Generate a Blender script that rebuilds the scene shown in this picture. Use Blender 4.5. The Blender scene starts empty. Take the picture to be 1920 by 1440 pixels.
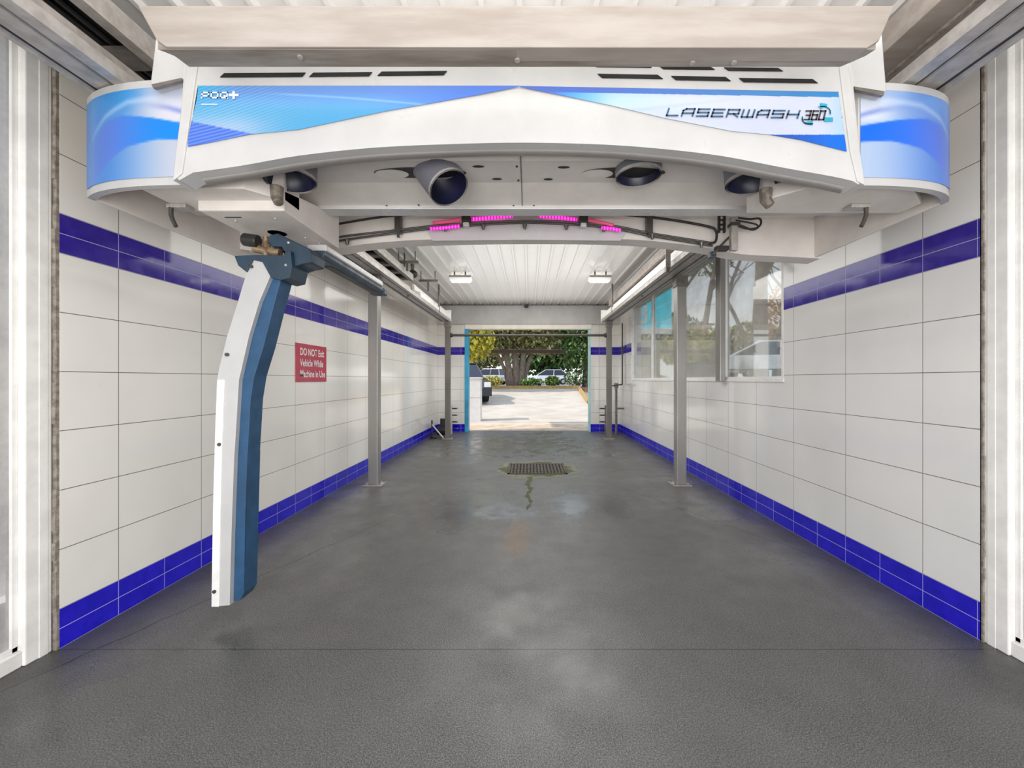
import bpy, bmesh, math, random
from mathutils import Vector, Matrix
random.seed(7)
COL = bpy.context.scene.collection
PI = math.pi
# ---------------------------------------------------------------- camera model (photo taken from the bay mouth)
F, VX, VY, H = 772.0, 992.0, 711.5, 1.36
def at(px, py, Y):                       # a point of the plane at depth Y
    return ((px-VX)*Y/F, Y, H+(VY-py)*Y/F)
def xz(px, py, Y):
    p = at(px, py, Y); return (p[0], p[2])

# ---------------------------------------------------------------- materials
def s2l(c):
    c = c/255.0
    return c/12.92 if c <= 0.04045 else ((c+0.055)/1.055)**2.4
def rgb(r, g, b): return (s2l(r), s2l(g), s2l(b), 1)
MATS = {}
class NT:
    def __init__(s, m):
        s.t = m.node_tree; s.n = s.t.nodes; s.l = s.t.links
    def new(s, ty, **kw):
        n = s.n.new(ty)
        for k, v in kw.items(): setattr(n, k, v)
        return n
    def put(s, sock, v):
        if isinstance(v, bpy.types.NodeSocket): s.l.new(v, sock)
        elif v is not None: sock.default_value = v
    def math(s, op, a, b=None, c=None, clamp=False):
        n = s.new('ShaderNodeMath', operation=op, use_clamp=clamp)
        s.put(n.inputs[0], a); s.put(n.inputs[1], b)
        if c is not None: s.put(n.inputs[2], c)
        return n.outputs[0]
    def mix(s, f, a, b):
        n = s.new('ShaderNodeMix', data_type='RGBA')
        s.put(n.inputs[0], f); s.put(n.inputs[6], a); s.put(n.inputs[7], b)
        return n.outputs[2]
    def ramp(s, v, lo, hi, a=0.0, b=1.0, smooth=True):
        n = s.new('ShaderNodeMapRange', clamp=True)
        n.interpolation_type = 'SMOOTHSTEP' if smooth else 'LINEAR'
        s.put(n.inputs[0], v); s.put(n.inputs[1], lo); s.put(n.inputs[2], hi); s.put(n.inputs[3], a); s.put(n.inputs[4], b)
        return n.outputs[0]
    def pos(s):
        g = s.new('ShaderNodeNewGeometry'); x = s.new('ShaderNodeSeparateXYZ')
        s.l.new(g.outputs['Position'], x.inputs[0])
        return g.outputs['Position'], x.outputs[0], x.outputs[1], x.outputs[2]
    def noise(s, vec, scale, detail=3, rough=.5, sc=None):
        if sc:
            m = s.new('ShaderNodeVectorMath', operation='MULTIPLY'); s.put(m.inputs[0], vec); m.inputs[1].default_value = sc
            vec = m.outputs[0]
        n = s.new('ShaderNodeTexNoise'); s.put(n.inputs['Vector'], vec)
        n.inputs['Scale'].default_value = scale; n.inputs['Detail'].default_value = detail; n.inputs['Roughness'].default_value = rough
        return n.outputs[0]
    def bump(s, h, strength, dist=.01):
        b = s.new('ShaderNodeBump'); s.put(b.inputs['Height'], h)
        b.inputs['Strength'].default_value = strength; b.inputs['Distance'].default_value = dist
        return b.outputs[0]
def base(name):
    m = bpy.data.materials.new(name); m.use_nodes = True
    nt = NT(m); bs = nt.n['Principled BSDF']
    MATS[name] = m
    return m, nt, bs
def simple(name, c, rough=.5, metal=0., var=.12, scale=6., spec=.5, c2=None, emit=None, estr=0., bump=0., stretch=None, coat=0.):
    m, nt, bs = base(name)
    tc = nt.new('ShaderNodeTexCoord'); v = tc.outputs['Object']
    n = nt.noise(v, scale, 4, .6, stretch)
    col = rgb(*c); dark = rgb(*(c2 if c2 else [x*(1-var) for x in c]))
    f = nt.ramp(n, .3, .7)
    nt.put(bs.inputs['Base Color'], nt.mix(f, dark, col))
    nt.put(bs.inputs['Roughness'], nt.ramp(n, .2, .8, min(1, rough*1.15), rough*.85))
    bs.inputs['Metallic'].default_value = metal
    bs.inputs['Specular IOR Level'].default_value = spec
    bs.inputs['Coat Weight'].default_value = coat
    if emit: bs.inputs['Emission Color'].default_value = rgb(*emit); bs.inputs['Emission Strength'].default_value = estr
    if bump: nt.put(bs.inputs['Normal'], nt.bump(n, bump))
    return m
def attr_mat(name, rough=.3):
    m, nt, bs = base(name)
    a = nt.new('ShaderNodeAttribute', attribute_name='Col')
    nt.put(bs.inputs['Base Color'], a.outputs['Color']); bs.inputs['Roughness'].default_value = rough
    bs.inputs['Coat Weight'].default_value = .2
    return m
def glass(name, tint=(225, 232, 228), dust=.18, dcol=(205, 205, 200)):
    m = bpy.data.materials.new(name); m.use_nodes = True; nt = NT(m); MATS[name] = m
    nt.n.remove(nt.n['Principled BSDF']); out = nt.n['Material Output']
    tr = nt.new('ShaderNodeBsdfTransparent'); tr.inputs[0].default_value = rgb(*tint)
    gl = nt.new('ShaderNodeBsdfGlossy'); gl.inputs['Roughness'].default_value = .03
    df = nt.new('ShaderNodeBsdfDiffuse'); df.inputs[0].default_value = rgb(*dcol)
    fr = nt.new('ShaderNodeFresnel'); fr.inputs[0].default_value = 1.4
    m1 = nt.new('ShaderNodeMixShader'); m2 = nt.new('ShaderNodeMixShader')
    p, x, y, z = nt.pos()
    n = nt.noise(p, 3.0, 5, .6)
    nt.put(m1.inputs[0], nt.ramp(n, .3, .75, dust*.6, dust*1.4)); nt.l.new(tr.outputs[0], m1.inputs[1]); nt.l.new(df.outputs[0], m1.inputs[2])
    nt.put(m2.inputs[0], nt.math('MULTIPLY', fr.outputs[0], .7)); nt.l.new(m1.outputs[0], m2.inputs[1]); nt.l.new(gl.outputs[0], m2.inputs[2])
    nt.l.new(m2.outputs[0], out.inputs[0])
    return m
def tile_mat(name, axis, u0, white=(240, 237, 231)):
    m, nt, bs = base(name)
    p, x, y, z = nt.pos()
    u = y if axis == 'y' else x
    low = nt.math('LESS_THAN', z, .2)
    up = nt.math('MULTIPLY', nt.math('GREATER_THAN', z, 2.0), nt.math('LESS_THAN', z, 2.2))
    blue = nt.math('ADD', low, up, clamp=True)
    def line(v, off, pitch, w):
        f = nt.math('FRACT', nt.math('DIVIDE', nt.math('ADD', nt.math('SUBTRACT', v, off), w/2+100*pitch), pitch))
        return nt.math('LESS_THAN', f, w/pitch)
    off = nt.math('ADD', .2, nt.math('MULTIPLY', nt.math('GREATER_THAN', z, 2.1), 2.0))
    gw = nt.math('MAXIMUM', line(u, u0, .6, .0038), line(z, off, .3, .0045))
    gb = nt.math('MAXIMUM', line(u, u0, .3, .003), line(z, 0, .1, .0035))
    n = nt.noise(p, 1.3, 3)
    n2 = nt.noise(p, 9, 5, .7)
    dirt = nt.ramp(nt.noise(p, 3.2, 6, .7), .62, .9, 0, .18)
    wcol = nt.mix(nt.ramp(n, .3, .7), rgb(*[c*.965 for c in white]), rgb(*white))
    wcol = nt.mix(dirt, wcol, rgb(170, 160, 145))
    # a little warmer and duller high up
    wcol = nt.mix(nt.ramp(z, 2.2, 2.6, 0, .35), wcol, rgb(226, 216, 202))
    wcol = nt.mix(gw, wcol, rgb(112, 108, 104))
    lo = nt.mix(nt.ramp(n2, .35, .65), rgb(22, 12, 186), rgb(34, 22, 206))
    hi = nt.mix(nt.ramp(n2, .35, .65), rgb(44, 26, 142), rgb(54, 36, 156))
    bcol = nt.mix(low, hi, lo)  # bottom band catches more light; painted in here as a brighter blue
    bcol = nt.mix(gb, bcol, rgb(176, 178, 215))
    nt.put(bs.inputs['Base Color'], nt.mix(blue, wcol, bcol))
    g = nt.math('MAXIMUM', nt.math('MULTIPLY', gw, nt.math('SUBTRACT', 1, blue)), nt.math('MULTIPLY', gb, blue))
    nt.put(bs.inputs['Roughness'], nt.math('ADD', nt.ramp(n2, .3, .8, .07, .16), nt.math('MULTIPLY', g, .5)))
    nt.put(bs.inputs['Normal'], nt.bump(nt.math('SUBTRACT', nt.math('MULTIPLY', n, .6), g), .12, .004))
    bs.inputs['Specular IOR Level'].default_value = .6
    return m
def floor_mat():
    m, nt, bs = base('wet dark concrete')
    p, x, y, z = nt.pos()
    big = nt.noise(p, .75, 4, .55); mid = nt.noise(p, 3.5, 5, .65); fine = nt.noise(p, 170, 3, .8); sp = nt.noise(p, 260, 1, .5)
    c = nt.mix(nt.ramp(big, .35, .65), rgb(70, 69, 67), rgb(92, 91, 88))
    c = nt.mix(nt.ramp(mid, .3, .75, 0, .5), c, rgb(60, 61, 62))
    c = nt.mix(nt.ramp(fine, .42, .66, 0, .7), c, rgb(132, 131, 128))
    c = nt.mix(nt.ramp(fine, .5, .33, 0, .65), c, rgb(38, 38, 38))
    c = nt.mix(nt.ramp(sp, .62, .70, 0, .75), c, rgb(170, 168, 162))
    # edges by the walls: darker tone
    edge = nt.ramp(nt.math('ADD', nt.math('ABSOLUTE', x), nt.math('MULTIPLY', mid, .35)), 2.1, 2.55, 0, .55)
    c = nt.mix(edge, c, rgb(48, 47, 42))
    def jl(v, a, w):
        return nt.math('LESS_THAN', nt.math('ABSOLUTE', nt.math('SUBTRACT', v, a)), w)
    wob = nt.math('MULTIPLY', nt.math('SUBTRACT', mid, .5), .1)
    j = jl(y, 2.075, .003)
    cr1 = nt.math('MULTIPLY', jl(nt.math('ADD', nt.math('SUBTRACT', nt.math('MULTIPLY', y, .42), x), wob), 3.05, .006), nt.math('LESS_THAN', x, -.6))
    cr2 = nt.math('MULTIPLY', jl(nt.math('ADD', nt.math('ADD', nt.math('MULTIPLY', y, .52), x), wob), 3.85, .006), nt.math('GREATER_THAN', x, .9))
    c = nt.mix(nt.math('MULTIPLY', nt.math('MAXIMUM', j, nt.math('MAXIMUM', cr1, cr2)), .75), c, rgb(35, 34, 32))
    # orange-brown streak down the middle of the floor
    def blob(cx, cy, rx, ry):
        dx = nt.math('DIVIDE', nt.math('SUBTRACT', x, cx), rx); dy = nt.math('DIVIDE', nt.math('SUBTRACT', y, cy), ry)
        d = nt.math('ADD', nt.math('MULTIPLY', dx, dx), nt.math('MULTIPLY', dy, dy))
        d = nt.math('ADD', d, nt.math('MULTIPLY', nt.math('SUBTRACT', mid, .5), 2.2))
        return nt.ramp(d, 1.3, -.1)
    c = nt.mix(nt.math('MULTIPLY', blob(-.10, 3.62, .13, .5), .55), c, rgb(128, 98, 66))
    wet = nt.math('MULTIPLY', nt.math('MAXIMUM', blob(-.45, 4.35, .75, .8), blob(.6, 4.5, .7, .6)), .75)
    wet = nt.math('MAXIMUM', wet, nt.math('MULTIPLY', blob(-.1, 8.6, 1.9, 1.9), .55))
    wet = nt.math('MAXIMUM', wet, nt.math('MULTIPLY', blob(-1.75, 1.9, .35, .5), .75))
    wet = nt.math('MAXIMUM', wet, nt.math('MULTIPLY', nt.ramp(big, .5, .66), .6))
    c = nt.mix(nt.math('MULTIPLY', wet, .3), c, rgb(58, 60, 61))
    nt.put(bs.inputs['Base Color'], c)
    r = nt.math('ADD', nt.ramp(mid, .3, .7, .36, .5), nt.math('MULTIPLY', wet, -.34))
    nt.put(bs.inputs['Roughness'], r)
    nt.put(bs.inputs['Normal'], nt.bump(nt.math('ADD', nt.math('MULTIPLY', fine, nt.math('SUBTRACT', 1, nt.math('MULTIPLY', wet, .9))), nt.math('MULTIPLY', mid, .5)), .2, .003))
    return m
def brick_mat(name, c, mortar):
    m, nt, bs = base(name)
    p, x, y, z = nt.pos()
    cmb = nt.new('ShaderNodeCombineXYZ'); nt.put(cmb.inputs[0], nt.math('ADD', y, x)); nt.put(cmb.inputs[1], z)
    b = nt.new('ShaderNodeTexBrick'); nt.put(b.inputs['Vector'], cmb.outputs[0])
    b.inputs['Color1'].default_value = rgb(*c); b.inputs['Color2'].default_value = rgb(*[k*.93 for k in c]); b.inputs['Mortar'].default_value = rgb(*mortar)
    b.inputs['Scale'].default_value = 1.0; b.inputs['Brick Width'].default_value = .4; b.inputs['Row Height'].default_value = .1; b.inputs['Mortar Size'].default_value = .006
    nt.put(bs.inputs['Base Color'], b.outputs[0]); bs.inputs['Roughness'].default_value = .9
    return m
def leaf_mat(name, a, b):
    m, nt, bs = base(name)
    oi = nt.new('ShaderNodeNewGeometry')
    nt.put(bs.inputs['Base Color'], nt.mix(oi.outputs['Random Per Island'], rgb(*a), rgb(*b)))
    bs.inputs['Roughness'].default_value = .55
    bs.inputs['Subsurface Weight'].default_value = 0
    bs.inputs['Transmission Weight'].default_value = .0
    return m
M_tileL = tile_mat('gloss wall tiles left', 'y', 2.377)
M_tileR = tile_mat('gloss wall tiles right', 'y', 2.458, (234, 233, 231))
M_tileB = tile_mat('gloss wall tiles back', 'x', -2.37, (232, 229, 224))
M_floor = floor_mat()
M_white = simple('white gelcoat', (196, 195, 194), .3, var=.05, scale=3, coat=.3)
M_off = simple('off-white sheet', (226, 219, 213), .45, var=.06, scale=4)
M_grey = simple('pale grey underside', (218, 212, 207), .45, var=.06, scale=3)
M_frame = simple('white painted aluminium', (244, 242, 238), .35, var=.06, scale=8)
M_ceil = simple('white corrugated steel', (226, 224, 221), .22, var=.02, scale=2)
M_render = simple('painted render', (192, 189, 186), .7, var=.06, scale=3)
M_lintel = simple('white lintel paint', (244, 240, 228), .6, var=.04)
M_galv = simple('galvanised steel', (186, 181, 176), .42, metal=.25, var=.12, scale=14, c2=(160, 154, 148))
M_galvd = simple('dull galvanised steel', (132, 126, 120), .45, metal=.4, var=.2, scale=14)
M_steel = simple('brushed steel', (158, 155, 151), .36, metal=.45, var=.08, scale=4, stretch=(1, 1, .3))
M_steelf = simple('darker post steel', (118, 114, 108), .45, metal=.35, var=.12, scale=4, stretch=(1, 1, .3))  # darker steel tone of the two far posts
M_rust = simple('stained steel', (158, 150, 142), .5, metal=.1, c2=(120, 110, 100), scale=5, stretch=(.4, 3, 4))
M_dirtw = simple('dirty beige steel', (164, 156, 149), .5, metal=.1, c2=(148, 138, 130), scale=5, stretch=(.5, 2, 3))
M_dark = simple('dark plastic', (42, 40, 40), .5)
M_black = simple('black opening', (9, 9, 10), .8)
M_pipe = simple('dark grey pipe', (92, 88, 84), .4, metal=.5)
M_navy = simple('blue-grey plastic', (44, 66, 84), .45, var=.2, scale=9)
M_blue = simple('blue rubber pad', (42, 84, 122), .5, var=.16, scale=7)
M_duct = simple('grey duct plastic', (112, 112, 122), .4, var=.12)
M_ductin = simple('dark blue duct inside', (26, 28, 58), .35, var=.3)
M_mud = simple('dirty sealant', (158, 150, 140), .9, c2=(112, 102, 92), scale=30)
M_brass = simple('worn brass', (160, 140, 112), .5, metal=.3, c2=(84, 54, 40), scale=26)
M_eye = simple('weathered fitting', (128, 118, 106), .5, c2=(84, 76, 68), scale=30)
M_led = simple('magenta light strip', (255, 30, 190), .4, emit=(255, 20, 200), estr=1.1)
nt_ = NT(M_led); tc_ = nt_.new('ShaderNodeTexCoord'); sp_ = nt_.new('ShaderNodeSeparateXYZ'); nt_.l.new(tc_.outputs['Object'], sp_.inputs[0])
bs_ = nt_.n['Principled BSDF']; wv_ = nt_.ramp(nt_.math('SINE', nt_.math('MULTIPLY', sp_.outputs[0], 300.0)), 0, .9)
nt_.put(bs_.inputs['Emission Color'], nt_.mix(wv_, rgb(226, 0, 160), rgb(255, 90, 240)))
nt_.put(bs_.inputs['Emission Strength'], nt_.ramp(wv_, 0, 1, .55, 1.0))
M_ledg = simple('pink clear cover', (196, 96, 120), .4, emit=(220, 50, 110), estr=.25)
M_red = simple('red sign enamel', (190, 62, 84), .25, var=.06)
M_wtext = simple('white lettering', (238, 236, 236), .4, var=.02)
M_gtext = simple('grey-blue lettering', (58, 100, 130), .4, c2=(40, 66, 96), scale=40)
M_dtext = simple('dark numerals', (64, 56, 62), .4)
M_teal = simple('teal arrow', (30, 160, 190), .4)
M_cyan = simple('cyan paint', (50, 176, 222), .4, var=.2, scale=2)
M_cyan2 = simple('pale aqua paint', (180, 226, 222), .4, var=.1)
M_tealsign = simple('teal sign sheet', (0, 190, 214), .5, var=.08, scale=1, emit=(0, 200, 220), estr=.7)  # board is no lamp; its glow is added to brighten the sheet
M_graph = attr_mat('printed blue graphic')
M_glass = glass('window glass', tint=(252, 254, 253), dust=.22, dcol=(236, 230, 218))
M_fog = glass('grey film glass', (240, 240, 240), dust=.42, dcol=(236, 234, 232))
M_conc = simple('sunlit concrete', (196, 184, 170), .85, c2=(178, 166, 152), scale=1.2)
M_apron = simple('warm concrete apron', (206, 188, 168), .8, c2=(176, 150, 124), scale=2.5)
M_yellow = simple('yellow kerb paint', (190, 158, 90), .8, c2=(140, 118, 82), scale=12)
M_soil = simple('red bark mulch', (128, 74, 58), .95, c2=(74, 46, 36), scale=25)
M_asph = simple('car park asphalt', (128, 126, 124), .9)
M_grate = simple('drain grate iron', (92, 84, 68), .6, metal=.3, c2=(58, 50, 40), scale=30)
M_moss = simple('green moss', (96, 98, 66), .95, c2=(66, 68, 48), scale=40, bump=.6)
M_mossp = simple('pale lime stain', (126, 126, 112), .85, c2=(100, 102, 90), scale=16)
M_bark = simple('grey bark', (160, 146, 134), .9, c2=(104, 92, 84), scale=9, stretch=(3, 3, .4), bump=.5)
M_brickL = brick_mat('pale block wall', (232, 228, 224), (205, 200, 196))
M_brickR = brick_mat('brown block wall', (214, 196, 180), (190, 172, 156))
M_beige = simple('beige rendered wall', (196, 188, 168), .8, var=.08)
M_leaf1 = leaf_mat('olive leaves', (104, 112, 62), (206, 200, 146))
M_leaf2 = leaf_mat('yellow-green leaves', (150, 160, 60), (240, 222, 96))
M_leaf3 = leaf_mat('dark green leaves', (48, 88, 50), (128, 152, 86))
M_leaf4 = leaf_mat('hedge leaves', (48, 92, 36), (132, 168, 66))
M_orange = leaf_mat('autumn leaves', (196, 140, 50), (240, 196, 110))
M_carw = simple('white car paint', (228, 230, 234), .2, var=.02, coat=.6)
M_card = simple('charcoal car paint', (52, 54, 58), .2, var=.05, coat=.6)
M_cars = simple('silver car paint', (176, 182, 188), .22, metal=.4, var=.03, coat=.5)
M_carg = simple('car window glass', (34, 36, 52), .08, var=.1)
M_tyre = simple('tyre rubber', (28, 28, 30), .8)
M_light = simple('lamp diffuser', (255, 255, 250), .4, emit=(255, 252, 244), estr=5)
M_box = simple('white cabinet enamel', (222, 222, 222), .4, var=.04)
M_wpipe = simple('white plastic pipe', (214, 212, 208), .4)
M_rubber = simple('black hose rubber', (38, 36, 36), .5)

# ---------------------------------------------------------------- geometry helpers
WL = {}
def box(bm, x0, x1, y0, y1, z0, z1, rot=None):
    if x0 > x1: x0, x1 = x1, x0
    if y0 > y1: y0, y1 = y1, y0
    if z0 > z1: z0, z1 = z1, z0
    vs = [bm.verts.new(v) for v in ((x0,y0,z0),(x1,y0,z0),(x1,y1,z0),(x0,y1,z0),(x0,y0,z1),(x1,y0,z1),(x1,y1,z1),(x0,y1,z1))]
    for f in ((0,3,2,1),(4,5,6,7),(0,1,5,4),(1,2,6,5),(2,3,7,6),(3,0,4,7)): bm.faces.new([vs[i] for i in f])
    if rot:
        bmesh.ops.rotate(bm, verts=vs, cent=Vector(rot[0]), matrix=Matrix.Rotation(rot[2], 3, rot[1]))
    return vs
def prism(bm, pts, axis, a, b, pts2=None):
    """polygon pts in the plane across 'axis', extruded from a to b; pts2 = far outline if different"""
    def mk(p, t):
        if axis == 'y': return (p[0], t, p[1])
        if axis == 'x': return (t, p[0], p[1])
        return (p[0], p[1], t)
    pts2 = pts2 or pts
    A = [bm.verts.new(mk(p, a)) for p in pts]; B = [bm.verts.new(mk(p, b)) for p in pts2]
    n = len(pts)
    bm.faces.new(A); bm.faces.new(B[::-1])
    for i in range(n): bm.faces.new((A[i], B[i], B[(i+1) % n], A[(i+1) % n]))
def tube(bm, pts, r, seg=10, r2=None, caps=True):
    pts = [Vector(p) for p in pts]; rings = []
    up = Vector((0, 0, 1)); prev = None
    for i, p in enumerate(pts):
        d = (pts[min(i+1, len(pts)-1)] - pts[max(i-1, 0)]).normalized()
        if prev is None:
            u = d.cross(up)
            if u.length < .1: u = d.cross(Vector((1, 0, 0)))
            u.normalize()
        else:
            u = (prev - d*prev.dot(d)).normalized()
        prev = u; w = d.cross(u)
        rr = r if r2 is None else r + (r2-r)*i/(len(pts)-1)
        rings.append([bm.verts.new(p + (u*math.cos(t)+w*math.sin(t))*rr) for t in [2*PI*k/seg for k in range(seg)]])
    for a, b in zip(rings, rings[1:]):
        for k in range(seg): bm.faces.new((a[k], a[(k+1) % seg], b[(k+1) % seg], b[k]))
    if caps: bm.faces.new(rings[0][::-1]); bm.faces.new(rings[-1])
def ball(bm, c, r, sc=(1, 1, 1), seg=14):
    ret = bmesh.ops.create_uvsphere(bm, u_segments=seg, v_segments=seg//2+2, radius=r)
    bmesh.ops.scale(bm, vec=sc, verts=ret['verts']); bmesh.ops.translate(bm, vec=c, verts=ret['verts'])
def disc(bm, c, rx, ry, n, seg=28):            # an ellipse facing n (any axis letter)
    vs = []
    for k in range(seg):
        a = 2*PI*k/seg; u, v = rx*math.cos(a), ry*math.sin(a)
        p = {'y': (c[0]+u, c[1], c[2]+v), 'z': (c[0]+u, c[1]+v, c[2]), 'x': (c[0], c[1]+u, c[2]+v)}[n]
        vs.append(bm.verts.new(p))
    bm.faces.new(vs)
def thing(name, label, cat, loc=(0, 0, 0), group=None, kind=None):
    o = bpy.data.objects.new(name, None); COL.objects.link(o)
    o.empty_display_size = .1
    o.location = loc; WL[o.name] = Vector(loc)
    if label: o['label'] = label
    if cat: o['category'] = cat
    if group: o['group'] = group
    if kind: o['kind'] = kind
    return o
def obj(name, bm, mat, parent=None, bevel=0., smooth=False, seg=2, label=None, normals=True):
    if normals: bmesh.ops.recalc_face_normals(bm, faces=bm.faces)
    me = bpy.data.meshes.new(name)
    o = bpy.data.objects.new(name, me); COL.objects.link(o)
    if parent:
        off = WL[parent.name]
    else:
        xs = [v.co for v in bm.verts]
        off = Vector(((min(v.x for v in xs)+max(v.x for v in xs))/2, (min(v.y for v in xs)+max(v.y for v in xs))/2, min(v.z for v in xs)))
    bmesh.ops.translate(bm, vec=-off, verts=bm.verts)
    bm.to_mesh(me); bm.free()
    if parent: o.parent = parent
    else: o.location = off
    WL[o.name] = off.copy()
    for m in (mat if isinstance(mat, (list, tuple)) else [mat]): me.materials.append(m)
    if smooth:
        for p in me.polygons: p.use_smooth = True
    if bevel:
        b = o.modifiers.new('bevel', 'BEVEL'); b.width = bevel; b.segments = seg; b.limit_method = 'ANGLE'; b.angle_limit = math.radians(40)
        if smooth: b.harden_normals = False
    if label: o['label'] = label
    return o
def tag(o, label, cat, group=None, kind=None):
    if label: o['label'] = label
    if cat: o['category'] = cat
    if group: o['group'] = group
    if kind: o['kind'] = kind
    return o
def struct(name, bm, mat, label=None, cat=None, parent=None, **kw):
    o = obj(name, bm, mat, parent, **kw)
    if not parent: tag(o, label, cat, kind='structure')
    return o
def B(): return bmesh.new()
def bx(*a, **k):
    bm = B(); box(bm, *a, **k); return bm
def tb(*a, **k):
    bm = B(); tube(bm, *a, **k); return bm
def dup(root, delta, label=None, group=None):
    r = root.copy(); COL.objects.link(r); r.location = root.location + Vector(delta)
    if label: r['label'] = label
    if group: r['group'] = group
    for ch in list(root.children):
        c = ch.copy(); COL.objects.link(c); c.parent = r
        for g in ch.children:
            d = g.copy(); COL.objects.link(d); d.parent = c
    return r
def ribbon(bm, pts, w, to3):                    # flat stroke along a polyline
    for (a, b) in zip(pts, pts[1:]):
        dx, dy = b[0]-a[0], b[1]-a[1]; L = math.hypot(dx, dy) or 1; dx /= L; dy /= L; h = w/2
        q = [(a[0]-dx*h-dy*h, a[1]-dy*h+dx*h), (a[0]-dx*h+dy*h, a[1]-dy*h-dx*h), (b[0]+dx*h+dy*h, b[1]+dy*h-dx*h), (b[0]+dx*h-dy*h, b[1]+dy*h+dx*h)]
        bm.faces.new([bm.verts.new(to3(*p)) for p in q])
GLY = {'L': [[(0,1),(0,0),(1,0)]], 'A': [[(0,0),(0,.75),(.25,1),(1,1),(1,0)], [(0,.38),(1,.38)]],
 'S': [[(1,1),(0,1),(0,.52),(1,.52),(1,0),(0,0)]], 'E': [[(1,1),(0,1),(0,0),(1,0)], [(0,.5),(.9,.5)]],
 'R': [[(0,0),(0,1),(1,1),(1,.42),(.1,.42)], [(.55,.42),(1,0)]], 'W': [[(0,1),(0,0),(1,0),(1,1)], [(.5,0),(.5,1)]],
 'H': [[(0,1),(0,0)], [(1,1),(1,0)], [(0,.5),(1,.5)]], 'P': [[(0,0),(0,1),(1,1),(1,.35),(0,.35)]],
 'D': [[(0,0),(0,1),(1,1),(1,0),(0,0)]], 'Q': [[(0,0),(0,1),(1,1),(1,0),(0,0)], [(.6,.35),(1.1,-.1)]],
 '3': [[(0,1),(1,1),(1,0),(0,0)], [(.25,.5),(1,.5)]], '6': [[(1,1),(0,1),(0,0),(1,0),(1,.55),(0,.55)]], '0': [[(0,0),(0,1),(1,1),(1,0),(0,0)]]}
def strokes(text, x0, y0, cw, gap, h, sw, to3, slant=0., rise=0.):   # px space (y down)
    bm = B(); x = x0
    for i, ch in enumerate(text):
        yb = y0 + rise*i
        for pl in GLY[ch]:
            ribbon(bm, [(x+u*cw+slant*v*h, yb-v*h) for u, v in pl], sw, to3)
        x += cw+gap
    return bm
def text_bm(s, size, to3, align='LEFT', line=1.0):
    cu = bpy.data.curves.new('t', 'FONT'); cu.body = s; cu.size = size; cu.align_x = align; cu.space_line = line
    cu.offset = size*.018
    o = bpy.data.objects.new('t', cu); COL.objects.link(o)
    dg = bpy.context.evaluated_depsgraph_get(); dg.update()
    me = bpy.data.meshes.new_from_object(o.evaluated_get(dg))
    bm = B(); bm.from_mesh(me)
    for v in bm.verts: v.co = Vector(to3(v.co.x, v.co.y))
    bpy.data.objects.remove(o); bpy.data.curves.remove(cu)
    return bm
def color_grid(name, parent, nu, nv, pos, colf):
    me = bpy.data.meshes.new(name); vs = []; cs = []
    for j in range(nv+1):
        for i in range(nu+1):
            u, v = i/nu, j/nv; vs.append(Vector(pos(u, v)) - WL[parent.name]); cs.append(colf(u, v))
    fs = [(j*(nu+1)+i, j*(nu+1)+i+1, (j+1)*(nu+1)+i+1, (j+1)*(nu+1)+i) for j in range(nv) for i in range(nu)]
    me.from_pydata(vs, [], fs); me.materials.append(M_graph)
    ca = me.color_attributes.new('Col', 'FLOAT_COLOR', 'POINT')
    for k, c in enumerate(cs): ca.data[k].color = (s2l(c[0])*.82, s2l(c[1])*.82, s2l(c[2])*.84, 1)
    for p in me.polygons: p.use_smooth = True
    o = bpy.data.objects.new(name, me); COL.objects.link(o); o.parent = parent; WL[o.name] = WL[parent.name].copy()
    return o
def lerp(a, b, t): return a+(b-a)*t
def mixc(a, b, t):
    t = max(0, min(1, t)); return tuple(lerp(x, y, t) for x, y in zip(a, b))
def sm(t, a, b):
    if a == b: return 1.0 if t >= a else 0.0
    t = (t-a)/(b-a); t = max(0, min(1, t)); return t*t*(3-2*t)
def interp(pts, x):
    if x <= pts[0][0]: return pts[0][1]
    for (a, b) in zip(pts, pts[1:]):
        if x <= b[0]: return a[1]+(b[1]-a[1])*(x-a[0])/(b[0]-a[0])
    return pts[-1][1]
def smooth_pts(pts, n):
    """n points of a Catmull curve through pts (2-d)"""
    out = []; P = [pts[0]]+list(pts)+[pts[-1]]; m = len(pts)-1
    for k in range(n+1):
        t = k/n*m; i = min(int(t), m-1); f = t-i
        a, b, c, d = P[i], P[i+1], P[i+2], P[i+3]
        out.append(tuple(.5*((2*b[q])+(-a[q]+c[q])*f+(2*a[q]-5*b[q]+4*c[q]-d[q])*f*f+(-a[q]+3*b[q]-3*c[q]+d[q])*f**3) for q in range(len(b))))
    return out

# ================================================================ SETTING
XL, XR, YB, ZC = -2.37, 2.35, 10.7, 3.32
struct('floor', bx(-3.2, 3.2, -4, YB+.25, -.15, 0), M_floor, 'dark wet concrete floor of the wash bay', 'floor')
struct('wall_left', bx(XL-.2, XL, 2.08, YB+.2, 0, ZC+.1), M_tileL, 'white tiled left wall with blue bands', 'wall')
# right wall with its window band
WY0, WY1, WZ0, WZ1 = 3.80, 9.38, 1.36, 3.0
bm = B()
box(bm, XR, XR+.2, 2.14, YB+.2, 0, WZ0); box(bm, XR, XR+.2, 2.14, YB+.2, WZ1, ZC+.1)
box(bm, XR, XR+.2, 2.14, WY0, WZ0, WZ1); box(bm, XR, XR+.2, WY1, YB+.2, WZ0, WZ1)
struct('wall_right', bm, M_tileR, 'white tiled right wall with blue bands and windows', 'wall')
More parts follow.
